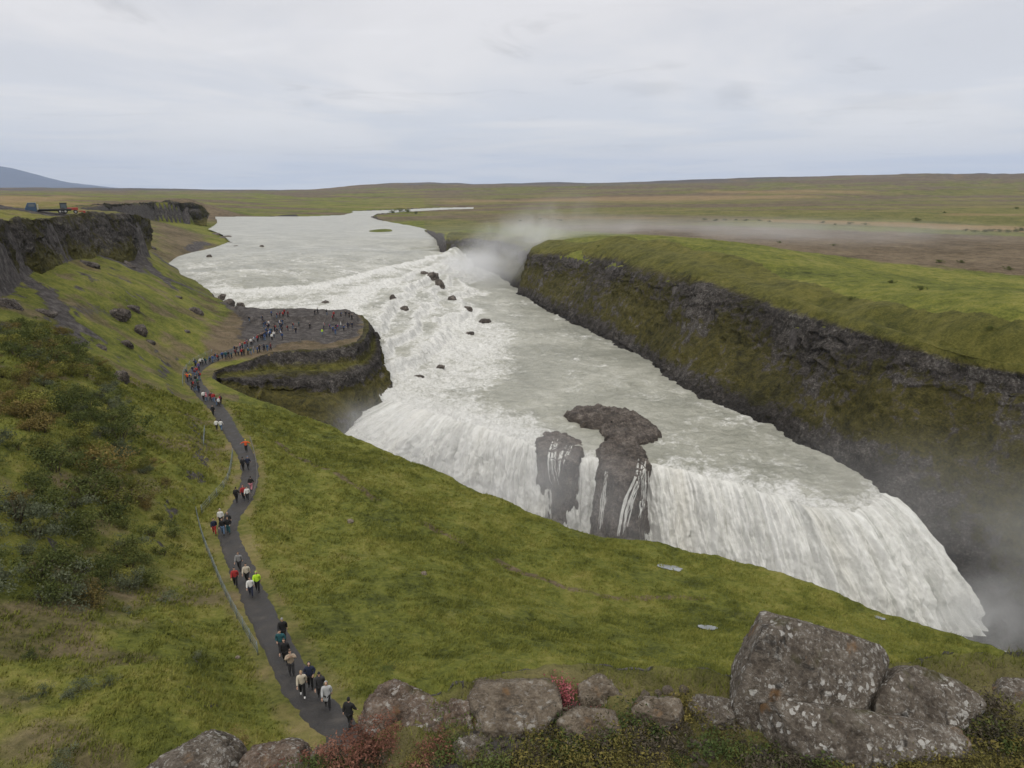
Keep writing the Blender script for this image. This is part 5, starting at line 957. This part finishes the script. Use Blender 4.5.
def make_pose(key, stride, arms, lean=0.0):
    """faces -Y; stride: forward reach of the right foot; arms: 'down', 'swing', 'photo', 'pocket', 'out'"""
    hip, sh = .93, 1.43; L = lean
    ft = {1: np.array([.10, -stride, 0]), -1: np.array([-.10, stride, 0])}; J = {}
    pel = (0, 0, hip); ch = (0, -L * .5, 1.22); nk = (0, -L, 1.50)
    def knee(s): f = ft[s]; return (f[0] * .98, f[1] * .45 - .04 - .10 * (stride > 0) * (f[1] > 0) * .3, .50)
    def ank(s): f = ft[s]; return (f[0], f[1] + .02, .09 + (.07 if f[1] > .05 else 0))
    el, wr = {}, {}
    for s in (1, -1):
        if arms == 'down': el[s], wr[s] = (s * .25, -L + .03, 1.14), (s * .26, -L - .03, .90)
        elif arms == 'swing': k = s * .9; el[s], wr[s] = (s * .24, -L + .10 * k, 1.15), (s * .25, -L + .22 * k - .08, .93)
        elif arms == 'photo': el[s], wr[s] = (s * .30, -L - .16, 1.28), (s * .10, -L - .32, 1.50)
        elif arms == 'pocket': el[s], wr[s] = (s * .29, -L + .06, 1.15), (s * .20, -L - .12, .98)
        else: el[s], wr[s] = (s * .42, -L, 1.32), (s * .62, -L - .05, 1.22)
    B = {'pelvis': (pel, (.09, .07)), 'chest': (ch, (.10, .075)), 'upper': ((0, -L * .9, 1.38), (.085, .065)), 'neck': (nk, .05), 'jaw': ((0, -L - .015, 1.58), .055)}; bb = [('pelvis', 'chest'), ('chest', 'upper'), ('upper', 'neck'), ('neck', 'jaw')]
    for s in (1, -1):
        n = 'r' if s > 0 else 'l'
        B['sh' + n] = ((s * .17, -L, 1.42), .052); B['el' + n] = (el[s], .038); B['wr' + n] = (wr[s], .026); bb += [('upper', 'sh' + n), ('sh' + n, 'el' + n), ('el' + n, 'wr' + n)]
        B['hp' + n] = ((s * .09, 0, .88), .078); B['kn' + n] = (knee(s), .055); B['an' + n] = (ank(s), .036); bb += [('pelvis', 'hp' + n), ('hp' + n, 'kn' + n), ('kn' + n, 'an' + n)]
    base = skin_mesh('body', B, bb, 1); hands = []
    for s in (1, -1): hands += hand_meshes(wr[s], np.array(wr[s]) - np.array(el[s]), s)
    body = join_meshes('body', [base, head_mesh((0, -L - .03, 1.655))] + hands)
    Jk = {'hem': ((0, .0, .80), (.225, .175)), 'waist': ((0, -L * .2, 1.02), (.215, .165)), 'chest': ((0, -L * .6, 1.24), (.225, .175)), 'upper': ((0, -L, 1.40), (.18, .13)), 'collar': ((0, -L - .005, 1.52), .066)}; jb = [('hem', 'waist'), ('waist', 'chest'), ('chest', 'upper'), ('upper', 'collar')]
    for s in (1, -1):
        n = 'r' if s > 0 else 'l'; w2 = tuple(np.array(el[s]) + .93 * (np.array(wr[s]) - np.array(el[s])))
        Jk['sh' + n] = ((s * .20, -L, 1.41), .10); Jk['el' + n] = (el[s], .082); Jk['wr' + n] = (w2, .062); jb += [('upper', 'sh' + n), ('sh' + n, 'el' + n), ('el' + n, 'wr' + n)]
    jacket = skin_mesh('jacket', Jk, jb, 1)
    C = dict(Jk); C['skirt'] = ((0, .01, .50), (.27, .22)); coat = skin_mesh('coat', C, jb + [('hem', 'skirt')], 1)
    Tr = {'pelvis': ((0, 0, .95), (.165, .13))}; tb = []
    for s in (1, -1):
        n = 'r' if s > 0 else 'l'; Tr['hp' + n] = ((s * .10, 0, .87), .118); Tr['kn' + n] = (knee(s), .090); Tr['an' + n] = (tuple(np.array(ank(s)) + (0, 0, .01)), .072); tb += [('pelvis', 'hp' + n), ('hp' + n, 'kn' + n), ('kn' + n, 'an' + n)]
    trousers = skin_mesh('trousers', Tr, tb, 1); sh_ = []
    for s in (1, -1):
        a = ank(s); z0 = a[2] - .09; sh_.append(tube_mesh([(a[0], a[1] + .06, z0 + .045), (a[0], a[1] + .02, z0 + .055), (a[0], a[1] - .10, z0 + .045), (a[0], a[1] - .19, z0 + .03)], [.035, .05, .045, .025], 8))
    shoes = sh_
    for q_ in shoes: q_.name = 'shoe'
    D, Fc = SPH[3]; c = np.array([0, -L - .03, 1.655])
    k = (D[:, 1] > -.30) | (D[:, 2] > .45); V = D * np.array([.084, .103, .124]) + c + np.array([0, .014, .012]); keep = k[Fc].all(1)
    def sub(V, keep, nm):
        u = np.unique(Fc[keep]); mp = np.full(len(V), -1); mp[u] = np.arange(len(u)); return mesh_np(nm, V[u], mp[Fc[keep]], None, True)
    hair = sub(V, keep, 'hair'); k2 = D[:, 2] > .12; hat = sub(D * np.array([.088, .108, .14]) + c + np.array([0, .0, .012]), k2[Fc].all(1), 'hat')
    k3 = (D[:, 1] > -.45); hood = sub(D * np.array([.105, .122, .15]) + c + np.array([0, .02, .0]), k3[Fc].all(1), 'hood')
    bp = mesh_np('backpack', (np.sign(D) * np.abs(D) ** .6) * np.array([.155, .095, .24]) + np.array([0, -L * .6 + .19, 1.22]), Fc, None, True)
    POSES[key] = dict(body=body, jacket=jacket, coat=coat, trousers=trousers, shoes=shoes, hair=hair, hat=hat, hood=hood, backpack=bp)
make_pose('stand', .0, 'down'); make_pose('walk', .20, 'swing', .04); make_pose('photo', .06, 'photo', .02); make_pose('pocket', .12, 'pocket', .03); make_pose('out', .08, 'out')
for P_ in POSES.values():
    P_['shoe'], P_['shoe2'] = P_.pop('shoes')
    for m_ in P_.values():
        if not m_.materials: m_.materials.append(None)
CLOTH = {}
def cloth(name):
    cols = dict(black=(.012, .012, .013), charcoal=(.03, .03, .033), navy=(.014, .02, .045), blue=(.03, .07, .20), teal=(.012, .075, .09), white=(.62, .62, .60), cream=(.48, .43, .34), beige=(.33, .26, .19), grey=(.22, .22, .22), pale=(.40, .41, .42), red=(.33, .025, .025), maroon=(.11, .02, .025), orange=(.62, .09, .02), yellow=(.65, .45, .04), neon=(.45, .72, .03), pink=(.5, .2, .24), jeans=(.10, .16, .26), green=(.04, .09, .05), brown=(.07, .045, .03), skin=(.46, .29, .21), blond=(.32, .22, .11), purple=(.09, .07, .22))
    if name not in CLOTH: CLOTH[name] = simple_mat('cloth_' + name, cols[name], .85, .18, 6) if name != 'skin' else simple_mat('skin', cols['skin'], .55, .06, 10)
    return CLOTH[name]
def person(pose, loc, rotz, h, label, group, jacket, trousers, head, headcol, pack=None, coat=False, shoes='black'):
    P_ = POSES[pose]; o = link('person', P_['body']); o.location = loc; o.rotation_euler = (0, 0, rotz); o.scale = (h / 1.77,) * 3; tag(o, label, 'person', group)
    def part(n, mname, c):
        q = link(n, P_[mname], o); q.material_slots[0].link = 'OBJECT'; q.material_slots[0].material = cloth(c); return q
    o.material_slots[0].link = 'OBJECT'; o.material_slots[0].material = cloth('skin')
    part('jacket' if not coat else 'coat', 'coat' if coat else 'jacket', jacket); part('trousers', 'trousers', trousers); part('shoe', 'shoe', shoes); part('shoe', 'shoe2', shoes)
    part(head, head, headcol)
    if pack: part('backpack', 'backpack', pack)
    return o
def on_path(px, py):
    """a spot on the footpath (its own surface) seen at a picture position"""
    a = (px - 512) / F; b = (384 - py) / F; dy = math.cos(PITCH) + b * math.sin(PITCH); dz = -math.sin(PITCH) + b * math.cos(PITCH); z = 5.0
    for _ in range(30):
        t = (z - CAMH) / dz; _, zz = line_d(np.array([a * t]), np.array([dy * t]), PATH); z = float(zz[0])
    return (a * t, dy * t, z + .055)
TO, AWAY = 0.0, math.pi           # facing the viewer / walking away
def heading(px, py): return math.atan2(*( -np.array(on_path(px, py))[:2])) if 0 else 0
NEAR = [  # px, py of the feet, pose, turn, height, jacket, trousers, head, head colour, pack, coat, shoes, label
 (350, 729, 'walk', AWAY - .3, 1.78, 'black', 'black', 'hair', 'black', None, 0, 'black', 'person all in black nearest the rusty shrubs at the bottom of the path'),
 (328, 709, 'walk', .25, 1.70, 'pale', 'black', 'hood', 'pale', None, 1, 'black', 'person in a long pale grey coat with the hood up'),
 (321, 700, 'walk', .3, 1.76, 'charcoal', 'charcoal', 'hat', 'black', 'black', 0, 'black', 'person in dark clothes right behind the long pale coat'),
 (303, 697, 'walk', .3, 1.68, 'cream', 'black', 'hair', 'blond', None, 0, 'white', 'fair haired person in a cream jacket with white shoes'),
 (311, 689, 'pocket', .2, 1.74, 'navy', 'black', 'hood', 'navy', None, 0, 'black', 'person in a navy jacket just behind the cream jacket'),
 (292, 676, 'photo', .4, 1.72, 'beige', 'charcoal', 'hair', 'brown', None, 0, 'black', 'person in a beige jacket raising both hands to the face'),
 (286, 664, 'walk', .2, 1.76, 'black', 'black', 'hair', 'brown', 'charcoal', 0, 'black', 'person in black close behind the beige jacket'),
 (282, 654, 'pocket', .1, 1.72, 'teal', 'charcoal', 'hair', 'black', None, 0, 'black', 'person in a teal jacket in the middle of the lower group'),
 (284, 642, 'walk', .25, 1.78, 'black', 'black', 'hat', 'grey', None, 0, 'black', 'person in black with a grey hat at the rear of the lower group'),
 (240, 571, 'walk', .1, 1.74, 'grey', 'charcoal', 'hair', 'brown', 'navy', 0, 'black', 'person in a grey jacket, rearmost of five around a fluorescent jacket'),
 (236, 587, 'walk', .3, 1.70, 'red', 'black', 'hair', 'black', None, 0, 'black', 'person in a red jacket on the left path edge, ahead of a grey jacket'),
 (247.5, 583, 'walk', .2, 1.72, 'cream', 'black', 'hair', 'black', None, 0, 'black', 'person in a light beige jacket just behind the bright yellow jacket'),
 (251.5, 597, 'walk', .3, 1.66, 'white', 'navy', 'hair', 'brown', None, 0, 'black', 'person in a white jacket beside the bright yellow jacket'),
 (258, 592, 'walk', .3, 1.76, 'neon', 'black', 'hood', 'neon', None, 0, 'black', 'person in a fluorescent yellow green hooded jacket'),
 (221.5, 526, 'stand', .2, 1.78, 'white', 'black', 'hood', 'white', None, 0, 'black', 'person in a white hooded jacket at the back of the cluster by the fence bend'),
 (229, 529, 'walk', .1, 1.76, 'charcoal', 'charcoal', 'hood', 'grey', None, 0, 'black', 'person in charcoal with a grey hood in the cluster by the fence bend'),
 (215, 535, 'walk', .4, 1.70, 'navy', 'red', 'hair', 'black', None, 0, 'black', 'person in a navy jacket and red trousers at the left path edge'),
 (223.5, 535, 'walk', .2, 1.72, 'black', 'jeans', 'hair', 'black', None, 0, 'black', 'person in black jacket and pale blue jeans at the front of the cluster'),
 (229, 534, 'pocket', .2, 1.74, 'black', 'teal', 'hair', 'brown', None, 0, 'black', 'person in black jacket and teal trousers on the right of the cluster'),
 (237, 503, 'walk', AWAY, 1.78, 'black', 'black', 'hair', 'black', 'black', 0, 'black', 'person in black with a black backpack alone left of the red jacket'),
 (244, 500, 'walk', .2, 1.68, 'red', 'black', 'hood', 'red', None, 0, 'black', 'person in a red hooded jacket beside a pale jacket on the path bend'),
 (248, 501, 'walk', .2, 1.66, 'white', 'charcoal', 'hair', 'brown', None, 0, 'black', 'person in a pale jacket right of the red hooded one on the path bend'),
 (251.5, 491, 'walk', AWAY, 1.72, 'black', 'pink', 'hair', 'black', None, 0, 'black', 'person in black jacket and pink trousers at the right rail of the path'),
 (243.5, 471, 'walk', AWAY, 1.76, 'charcoal', 'black', 'hair', 'black', 'black', 0, 'black', 'person in charcoal, left one of a pair below the orange poncho'),
 (248.5, 470, 'walk', AWAY, 1.74, 'navy', 'charcoal', 'hat', 'jeans', None, 0, 'black', 'person in navy with a blue hat, right one of a pair below the orange poncho'),
 (246.5, 452, 'out', .1, 1.72, 'orange', 'black', 'hat', 'yellow', None, 0, 'black', 'person in a bright orange poncho with spread arms and a yellow hat'),
 (217, 431, 'walk', AWAY, 1.74, 'white', 'charcoal', 'hair', 'brown', None, 0, 'black', 'person in white, left one of two white jackets on the path'),
 (221.5, 431, 'walk', AWAY, 1.70, 'white', 'jeans', 'hair', 'black', None, 0, 'black', 'person in white with blue jeans, right one of two white jackets'),
 (213.5, 416, 'walk', .1, 1.74, 'black', 'black', 'hair', 'black', None, 0, 'black', 'person in black alone on the path just above the two white jackets')]
for q in NEAR:
    px, py, pose, turn, h, jk, tr, hd, hc, pk, ct, shc, lab = q; person(pose, on_path(px, py), turn, h, lab, 'visitors walking on the path', jk, tr, hd, hc, pk, bool(ct), shc)
rp = random.Random(77); cols = ['black', 'black', 'charcoal', 'navy', 'blue', 'teal', 'red', 'maroon', 'white', 'grey', 'pale', 'green', 'purple', 'pink', 'brown']
def crowd(spots, place, grp, z=None):
    for s in spots:
        px, py = s[0], s[1]; c = s[2] if len(s) > 2 else rp.choice(cols)
        if z is None: loc = on_path(px, py)
        else:
            p = PX(px, py, z); zz = gz(p[0], p[1]); p = PX(px, py, zz); loc = (p[0], p[1], gz(p[0], p[1]) + .01)
        hd = rp.choice(['hair', 'hair', 'hat', 'hood']); person(rp.choice(['stand', 'walk', 'pocket', 'walk', 'photo']), loc, rp.uniform(0, 6.28), rp.uniform(1.58, 1.86), f'distant visitor in a {c} jacket {place}', f'{c} jackets {grp}', c, rp.choice(['black', 'charcoal', 'navy', 'jeans']), hd, c if hd == 'hood' else rp.choice(['black', 'brown', 'grey', 'red']) if hd == 'hat' else rp.choice(['black', 'brown']), rp.choice([None, None, 'black', 'blue', 'red']))
crowd([(219, 407, 'white'), (204, 401, 'white'), (207, 402, 'pink'), (211, 402, 'maroon'), (214, 403, 'red'), (217, 406, 'black'), (221, 405, 'charcoal'), (193, 390, 'black'), (196, 392, 'charcoal'), (199, 393, 'black'), (188, 382, 'orange'), (190.5, 381, 'yellow'), (192, 385, 'black'), (196, 384, 'black'), (198, 387, 'green'), (195, 377, 'maroon'), (197, 375, 'red'), (193, 374, 'navy'), (201, 366, 'white'), (199, 371, 'purple'), (196, 368, 'navy'), (187, 377, 'teal'), (200, 381, 'charcoal')], 'at the bend of the path', 'at the bend of the path')
crowd([(203 + 3.2 * k + rp.uniform(-1, 1), 365 - .72 * (3.2 * k) ** .82 * .62 + rp.uniform(-1.2, 1.2)) for k in range(22)] + [(236 + 2.1 * k + rp.uniform(-1, 1), 353 - .52 * (2.1 * k) + rp.uniform(-1.5, 1.5)) for k in range(18)], 'queueing between the bend and the platform', 'in the queue to the platform')
crowd([(rp.uniform(262, 284), rp.uniform(324, 341), rp.choice(['blue', 'teal', 'navy', 'black', 'white', 'charcoal'])) for _ in range(30)], 'where the path meets the platform', 'where the path meets the platform', .6)
crowd([(310, 329, 'black'), (296, 333, 'black'), (293, 329, 'charcoal'), (322.5, 336, 'neon'), (324, 330, 'grey'), (333, 332, 'blue'), (335.5, 335, 'blue'), (338, 331, 'purple'), (336, 329, 'navy'), (341, 328, 'white'), (348, 328, 'navy'), (344, 332, 'blue'), (299, 326, 'teal'), (288, 331, 'black'), (330, 330, 'blue'), (352, 324, 'navy')], 'in the hollow of the rock platform', 'in the hollow of the platform', .6)
crowd([(315, 316.5, 'black'), (318, 316.5, 'charcoal'), (327, 315.5, 'black'), (334, 318.5, 'red'), (341, 317, 'charcoal'), (346, 317, 'black'), (349.5, 318, 'black'), (333, 321, 'maroon'), (288, 316.5, 'maroon'), (283, 317, 'red'), (280, 318, 'maroon'), (277, 319, 'navy'), (272, 321, 'blue'), (352, 320, 'charcoal'), (249, 318, 'black'), (285, 320, 'maroon')], 'on the back edge of the platform', 'on the back edge of the platform', 1.6)

# ================================================================== FENCES AND RAILS
METAL = simple_mat('galvanised', (.20, .235, .24), .5, .2, 5, .3); WOODP = simple_mat('weathered_post', (.17, .16, .145), .9, .3, 6)
def mesh_wire(name, A, B, zA, zB, h0, h1, r, mat, parent):
    A = np.array([*A, zA]); B = np.array([*B, zB]); ms = []
    for h in np.linspace(h0, h1, 4): ms.append(tube_mesh([A + (0, 0, h), (A + B) / 2 + (0, 0, h - .02), B + (0, 0, h)], [r] * 3, 4))
    n = 9
    for k in range(1, n): p = A + (B - A) * k / n; ms.append(tube_mesh([p + (0, 0, h0), p + (0, 0, h1)], [r * .7] * 2, 3))
    me = join_meshes(name, ms); me.materials.append(mat); return link(name, me, parent)
def fence(pts, label, h, step, post_r, wire_r, mat, mesh_=True, rails=(.95,)):
    P = np.array([hit(px, py) for px, py in pts]); L0 = smooth_line(P, 200); n = max(2, int(np.linalg.norm(np.diff(L0, axis=0), axis=1).sum() / step)); L = smooth_line(P, n)
    z = land_z(L[:, 0], L[:, 1]); root = link('wire_fence' if mesh_ else 'rope_railing', None); root.location = (L[0, 0], L[0, 1], z[0]); tag(root, label, 'fence' if mesh_ else 'railing'); o0 = np.array(root.location)
    pm = join_meshes('post', [tube_mesh([(0, 0, -.2), (0, 0, h)], [post_r, post_r * .9], 7), tube_mesh([(0, 0, h), (0, 0, h + .03)], [post_r * 1.15, post_r * .7], 7)]); pm.materials.append(mat)
    for i in range(n):
        q = link('post', pm, root); q.location = (L[i, 0] - o0[0], L[i, 1] - o0[1], z[i] - o0[2])
    for i in range(n - 1):
        A, B = L[i] - o0, L[i + 1] - o0
        if mesh_: mesh_wire('wire_panel', A[:2], B[:2], z[i] - o0[2], z[i + 1] - o0[2], .12, h - .05, wire_r, METAL, root)
        else:
            ms = [tube_mesh([(A[0], A[1], z[i] - o0[2] + h * k), tuple((A[:2] + B[:2]) / 2) + ((z[i] + z[i + 1]) / 2 - o0[2] + h * k - .06,), (B[0], B[1], z[i + 1] - o0[2] + h * k)], [wire_r] * 3, 5) for k in rails]
            me = join_meshes('rope', ms); me.materials.append(mat); link('rope', me, root)
fence([(197, 516), (203, 540), (213, 566), (227, 599), (243, 629), (258, 655)], 'low wire mesh fence running down the grass left of the lower path', 1.0, 2.0, .035, .011, METAL)
fence([(233, 455), (231, 470), (227, 484), (214, 500), (202, 514)], 'wire mesh fence curving away left from the path above the cluster of walkers', 1.0, 2.2, .035, .012, METAL)
fence([(205, 432), (204, 447)], 'short pale fence on the slope left of the two white jackets', 1.0, 2.5, .04, .012, METAL)
fence([(183, 386), (184, 374), (190, 366), (199, 360), (212, 354)], 'thin wire fence around the outer side of the path bend', 1.05, 2.6, .045, .014, METAL)
fence([(250.5, 441), (254.5, 455), (257, 470), (257, 486), (252, 500)], 'knee high rope railing along the right edge of the path bend', .7, 2.2, .05, .025, WOODP, False, (.92, .5))
fence([(262, 352), (280, 345), (300, 342), (322, 341), (340, 339), (352, 333)], 'low rope railing along the near rim of the rock platform', .8, 2.6, .06, .03, WOODP, False, (.95, .5))

# ================================================================== LORRY AND TRACTOR on the left plateau
def box(bm, x0, x1, y0, y1, z0, z1, bev=0.0, tx=0, tz=0):
    r = bmesh.ops.create_cube(bm, size=1)['verts']
    for v in r: 
        top = v.co.z > 0; v.co = Vector(((x0 if v.co.x < 0 else x1), (y0 if v.co.y < 0 else y1), (z0 if v.co.z < 0 else z1)))
        if top: v.co.x += tx if v.co.x < (x0 + x1) / 2 else -tz
    if bev: bmesh.ops.bevel(bm, geom=list({e for v in r for e in v.link_edges}), offset=bev, segments=2, affect='EDGES', profile=.6)
def part_bm(name, bm, mat, parent):
    me = bpy.data.meshes.new(name); bm.to_mesh(me); bm.free(); me.materials.append(mat); return link(name, me, parent)
def wheel(parent, x, y, r, w, tyre, rim):
    bm = bmesh.new(); bmesh.ops.create_cone(bm, cap_ends=True, segments=24, radius1=r, radius2=r, depth=w, matrix=Matrix.Translation((x, y, r)) @ Matrix.Rotation(math.pi / 2, 4, 'X')); bmesh.ops.bevel(bm, geom=[e for e in bm.edges if len(e.link_faces) == 2 and abs(e.calc_face_angle()) > 1], offset=.04, segments=2, affect='EDGES')
    t = part_bm('wheel', bm, tyre, parent); bm = bmesh.new(); bmesh.ops.create_cone(bm, cap_ends=True, segments=18, radius1=r * .55, radius2=r * .5, depth=w + .06, matrix=Matrix.Translation((x, y, r)) @ Matrix.Rotation(math.pi / 2, 4, 'X')); part_bm('rim', bm, rim, t)
def vehicles():
    blue = simple_mat('blue_paint', (.035, .07, .12), .35, .1); dark = simple_mat('dark_steel', (.03, .03, .032), .6); glass, t, b = mat_new('window_glass'); b.inputs['Base Color'].default_value = (.10, .12, .13, 1); b.inputs['Roughness'].default_value = .08
    tyre = simple_mat('tyre_rubber', (.018, .018, .018), .85); rim = simple_mat('steel_rim', (.3, .3, .3), .4); redp = simple_mat('red_paint', (.30, .045, .03), .45, .1); pale = simple_mat('pale_panel', (.42, .42, .40), .6)
    p = hit(50, 213.6); root = link('flatbed_lorry', None); root.location = (p[0] , p[1], gz(p[0], p[1]) + .02); ang = math.atan2(p[1], p[0]) - math.pi / 2; root.rotation_euler = (0, 0, ang); tag(root, 'blue cabbed flatbed lorry standing on the left plateau edge', 'lorry')
    bm = bmesh.new(); box(bm, -5.2, -2.7, -1.15, 1.15, .55, 1.6, .06); box(bm, -5.05, -2.7, -1.1, 1.1, 1.6, 2.75, .08, .55, .05); part_bm('cab', bm, blue, root)
    bm = bmesh.new(); box(bm, -5.06, -5.0, -.95, .95, 1.68, 2.55); 
    for v in bm.verts: v.co.x += (v.co.z - 1.6) * .48 - .04
    part_bm('windscreen', bm, glass, root)
    for s in (-1, 1):
        bm = bmesh.new(); box(bm, -4.35, -3.05, s * 1.1 - .02, s * 1.1 + .02, 1.75, 2.45, .01); part_bm('side_window', bm, glass, root)
    for s in (-1, 1):
        bm = bmesh.new(); box(bm, -5.24, -5.18, s * .85 - .16, s * .85 + .16, .85, 1.1, .02); part_bm('headlight', bm, pale, root)
    bm = bmesh.new(); box(bm, -2.5, -2.38, -1.2, 1.2, .95, 2.3, .02); part_bm('headboard', bm, pale, root)
    bm = bmesh.new(); box(bm, -2.36, 5.0, -1.22, 1.22, .95, 1.15, .03); box(bm, -2.6, 4.8, -.45, .45, .6, .93, .02); part_bm('flatbed', bm, dark, root)
    bm = bmesh.new(); box(bm, -5.28, -5.2, -1.1, 1.1, .45, .75, .03); part_bm('bumper', bm, dark, root)
    for x in (-4.0, 2.3, 3.5):
        for y in (-1.0, 1.0): wheel(root, x, y, .5, .3, tyre, rim)
    root.rotation_euler = (0, 0, ang)
    q = hit(69, 213.8); root = link('tractor', None); root.location = (q[0], q[1], gz(q[0], q[1]) + .02); root.rotation_euler = (0, 0, ang); tag(root, 'red tractor with a dark glazed cab behind the flatbed lorry', 'tractor')
    bm = bmesh.new(); box(bm, -.9, 2.3, -.5, .5, .9, 1.65, .1); box(bm, -1.9, -.9, -.75, .75, .75, 1.4, .06); part_bm('bonnet', bm, redp, root)
    bm = bmesh.new()
    for x in (-1.8, -.3):
        for y in (-.75, .75): box(bm, x - .05, x + .05, y - .05, y + .05, 1.3, 2.75)
    box(bm, -1.95, -.15, -.85, .85, 2.75, 2.9, .04); part_bm('cab_frame', bm, dark, root)
    bm = bmesh.new(); box(bm, -1.76, -.34, -.72, .72, 1.42, 2.74); part_bm('cab_window', bm, glass, root)
    bm = bmesh.new(); box(bm, 2.3, 3.6, -.7, -.55, .5, .75, .02); box(bm, 2.3, 3.6, .55, .7, .5, .75, .02); box(bm, 3.4, 3.9, -1.0, 1.0, .2, .8, .05); part_bm('loader_bucket', bm, redp, root)
    for x, r in ((-1.2, .8), (1.6, .5)):
        for y in (-.95, .95): wheel(root, x, y, r, .42, tyre, rim)
vehicles()
# ================================================================== AIR
def spray(name, loc, rad, dens, rot=(0, 0, 0), nscale=.06, lo=.38, hi=.68, seed=0):
    D, Fc = SPH[3]; m = bpy.data.materials.new('spray'); m.use_nodes = True; t = NT(m.node_tree); t.n.clear()
    tc = t.add('ShaderNodeTexCoord').outputs['Object']; P = t.add('ShaderNodeNewGeometry').outputs['Position']
    rr_ = t.vmath('LENGTH', tc); fall = t.mapr(rr_, 1.0, .15); n = t.mapr(t.noise(t.vmath('ADD', P, (seed, seed, 0)), nscale, 5, .6, .6), lo, hi)
    v = t.add('ShaderNodeVolumePrincipled'); v.inputs['Color'].default_value = (.97, .98, 1, 1); v.inputs['Anisotropy'].default_value = .2
    t.put(v.inputs['Density'], t.math('MULTIPLY', t.math('MULTIPLY', fall, n), dens)); o_ = t.add('ShaderNodeOutputMaterial'); t.l.new(v.outputs[0], o_.inputs['Volume'])
    o = link(name, mesh_np(name, D, Fc, m)); o.location = loc; o.scale = rad; o.rotation_euler = rot; return tag(o, kind='stuff')
spray('spray', (0, 362, 7), (56, 28, 21), .05, (0, math.radians(-28), 0), .06, .30, .70)
spray('spray', (-22, 385, -3), (22, 30, 11), .07, (0, 0, 0), .08, .3, .6, 9)
spray('spray', (125, 420, 11), (220, 130, 12), .010, (0, 0, 0), .02, .22, .72, 4)
spray('spray', (40, 410, 13), (60, 50, 13), .010, (0, math.radians(-6), 0), .04, .35, .68, 14)
spray('spray', (76, 94, -17), (14, 14, 17), .05, (0, 0, 0), .09, .30, .66, 5)
spray('spray', (90, 92, -6), (28, 20, 24), .020, (0, 0, 0), .07, .30, .66, 25)
spray('spray', (-36, 148, -15), (11, 9, 8), .10, (0, 0, 0), .16, .32, .62, 6)
spray('spray', (-8, 117, -11), (50, 19, 13), .05, (0, 0, math.radians(-40)), .09, .34, .68, 7)
spray('spray', (36, 94, -20), (34, 9, 9), .025, (0, 0, math.radians(-8)), .09, .34, .68, 8)
spray('spray', (70, 90, -24), (13, 9, 9), .12, (0, 0, 0), .16, .30, .6, 31)
spray('spray', (58, 99, -11), (42, 15, 17), .014, (0, 0, 0), .06, .2, .7, 41)
def haze():
    m = bpy.data.materials.new('haze'); m.use_nodes = True; t = NT(m.node_tree); t.n.clear()
    v = t.add('ShaderNodeVolumePrincipled'); v.inputs['Color'].default_value = (.60, .74, 1, 1); v.inputs['Density'].default_value = HAZE; v.inputs['Anisotropy'].default_value = .1
    o_ = t.add('ShaderNodeOutputMaterial'); t.l.new(v.outputs[0], o_.inputs['Volume'])
    bm = bmesh.new(); bmesh.ops.create_cube(bm, size=1)
    for p in bm.verts: p.co = Vector((p.co.x * 70000, p.co.y * 29000 + 14200, p.co.z * 1500 + 500))
    me = bpy.data.meshes.new('haze'); bm.to_mesh(me); bm.free(); me.materials.append(m); tag(link('haze', me), kind='stuff')
HAZE = 2.8e-5
haze()
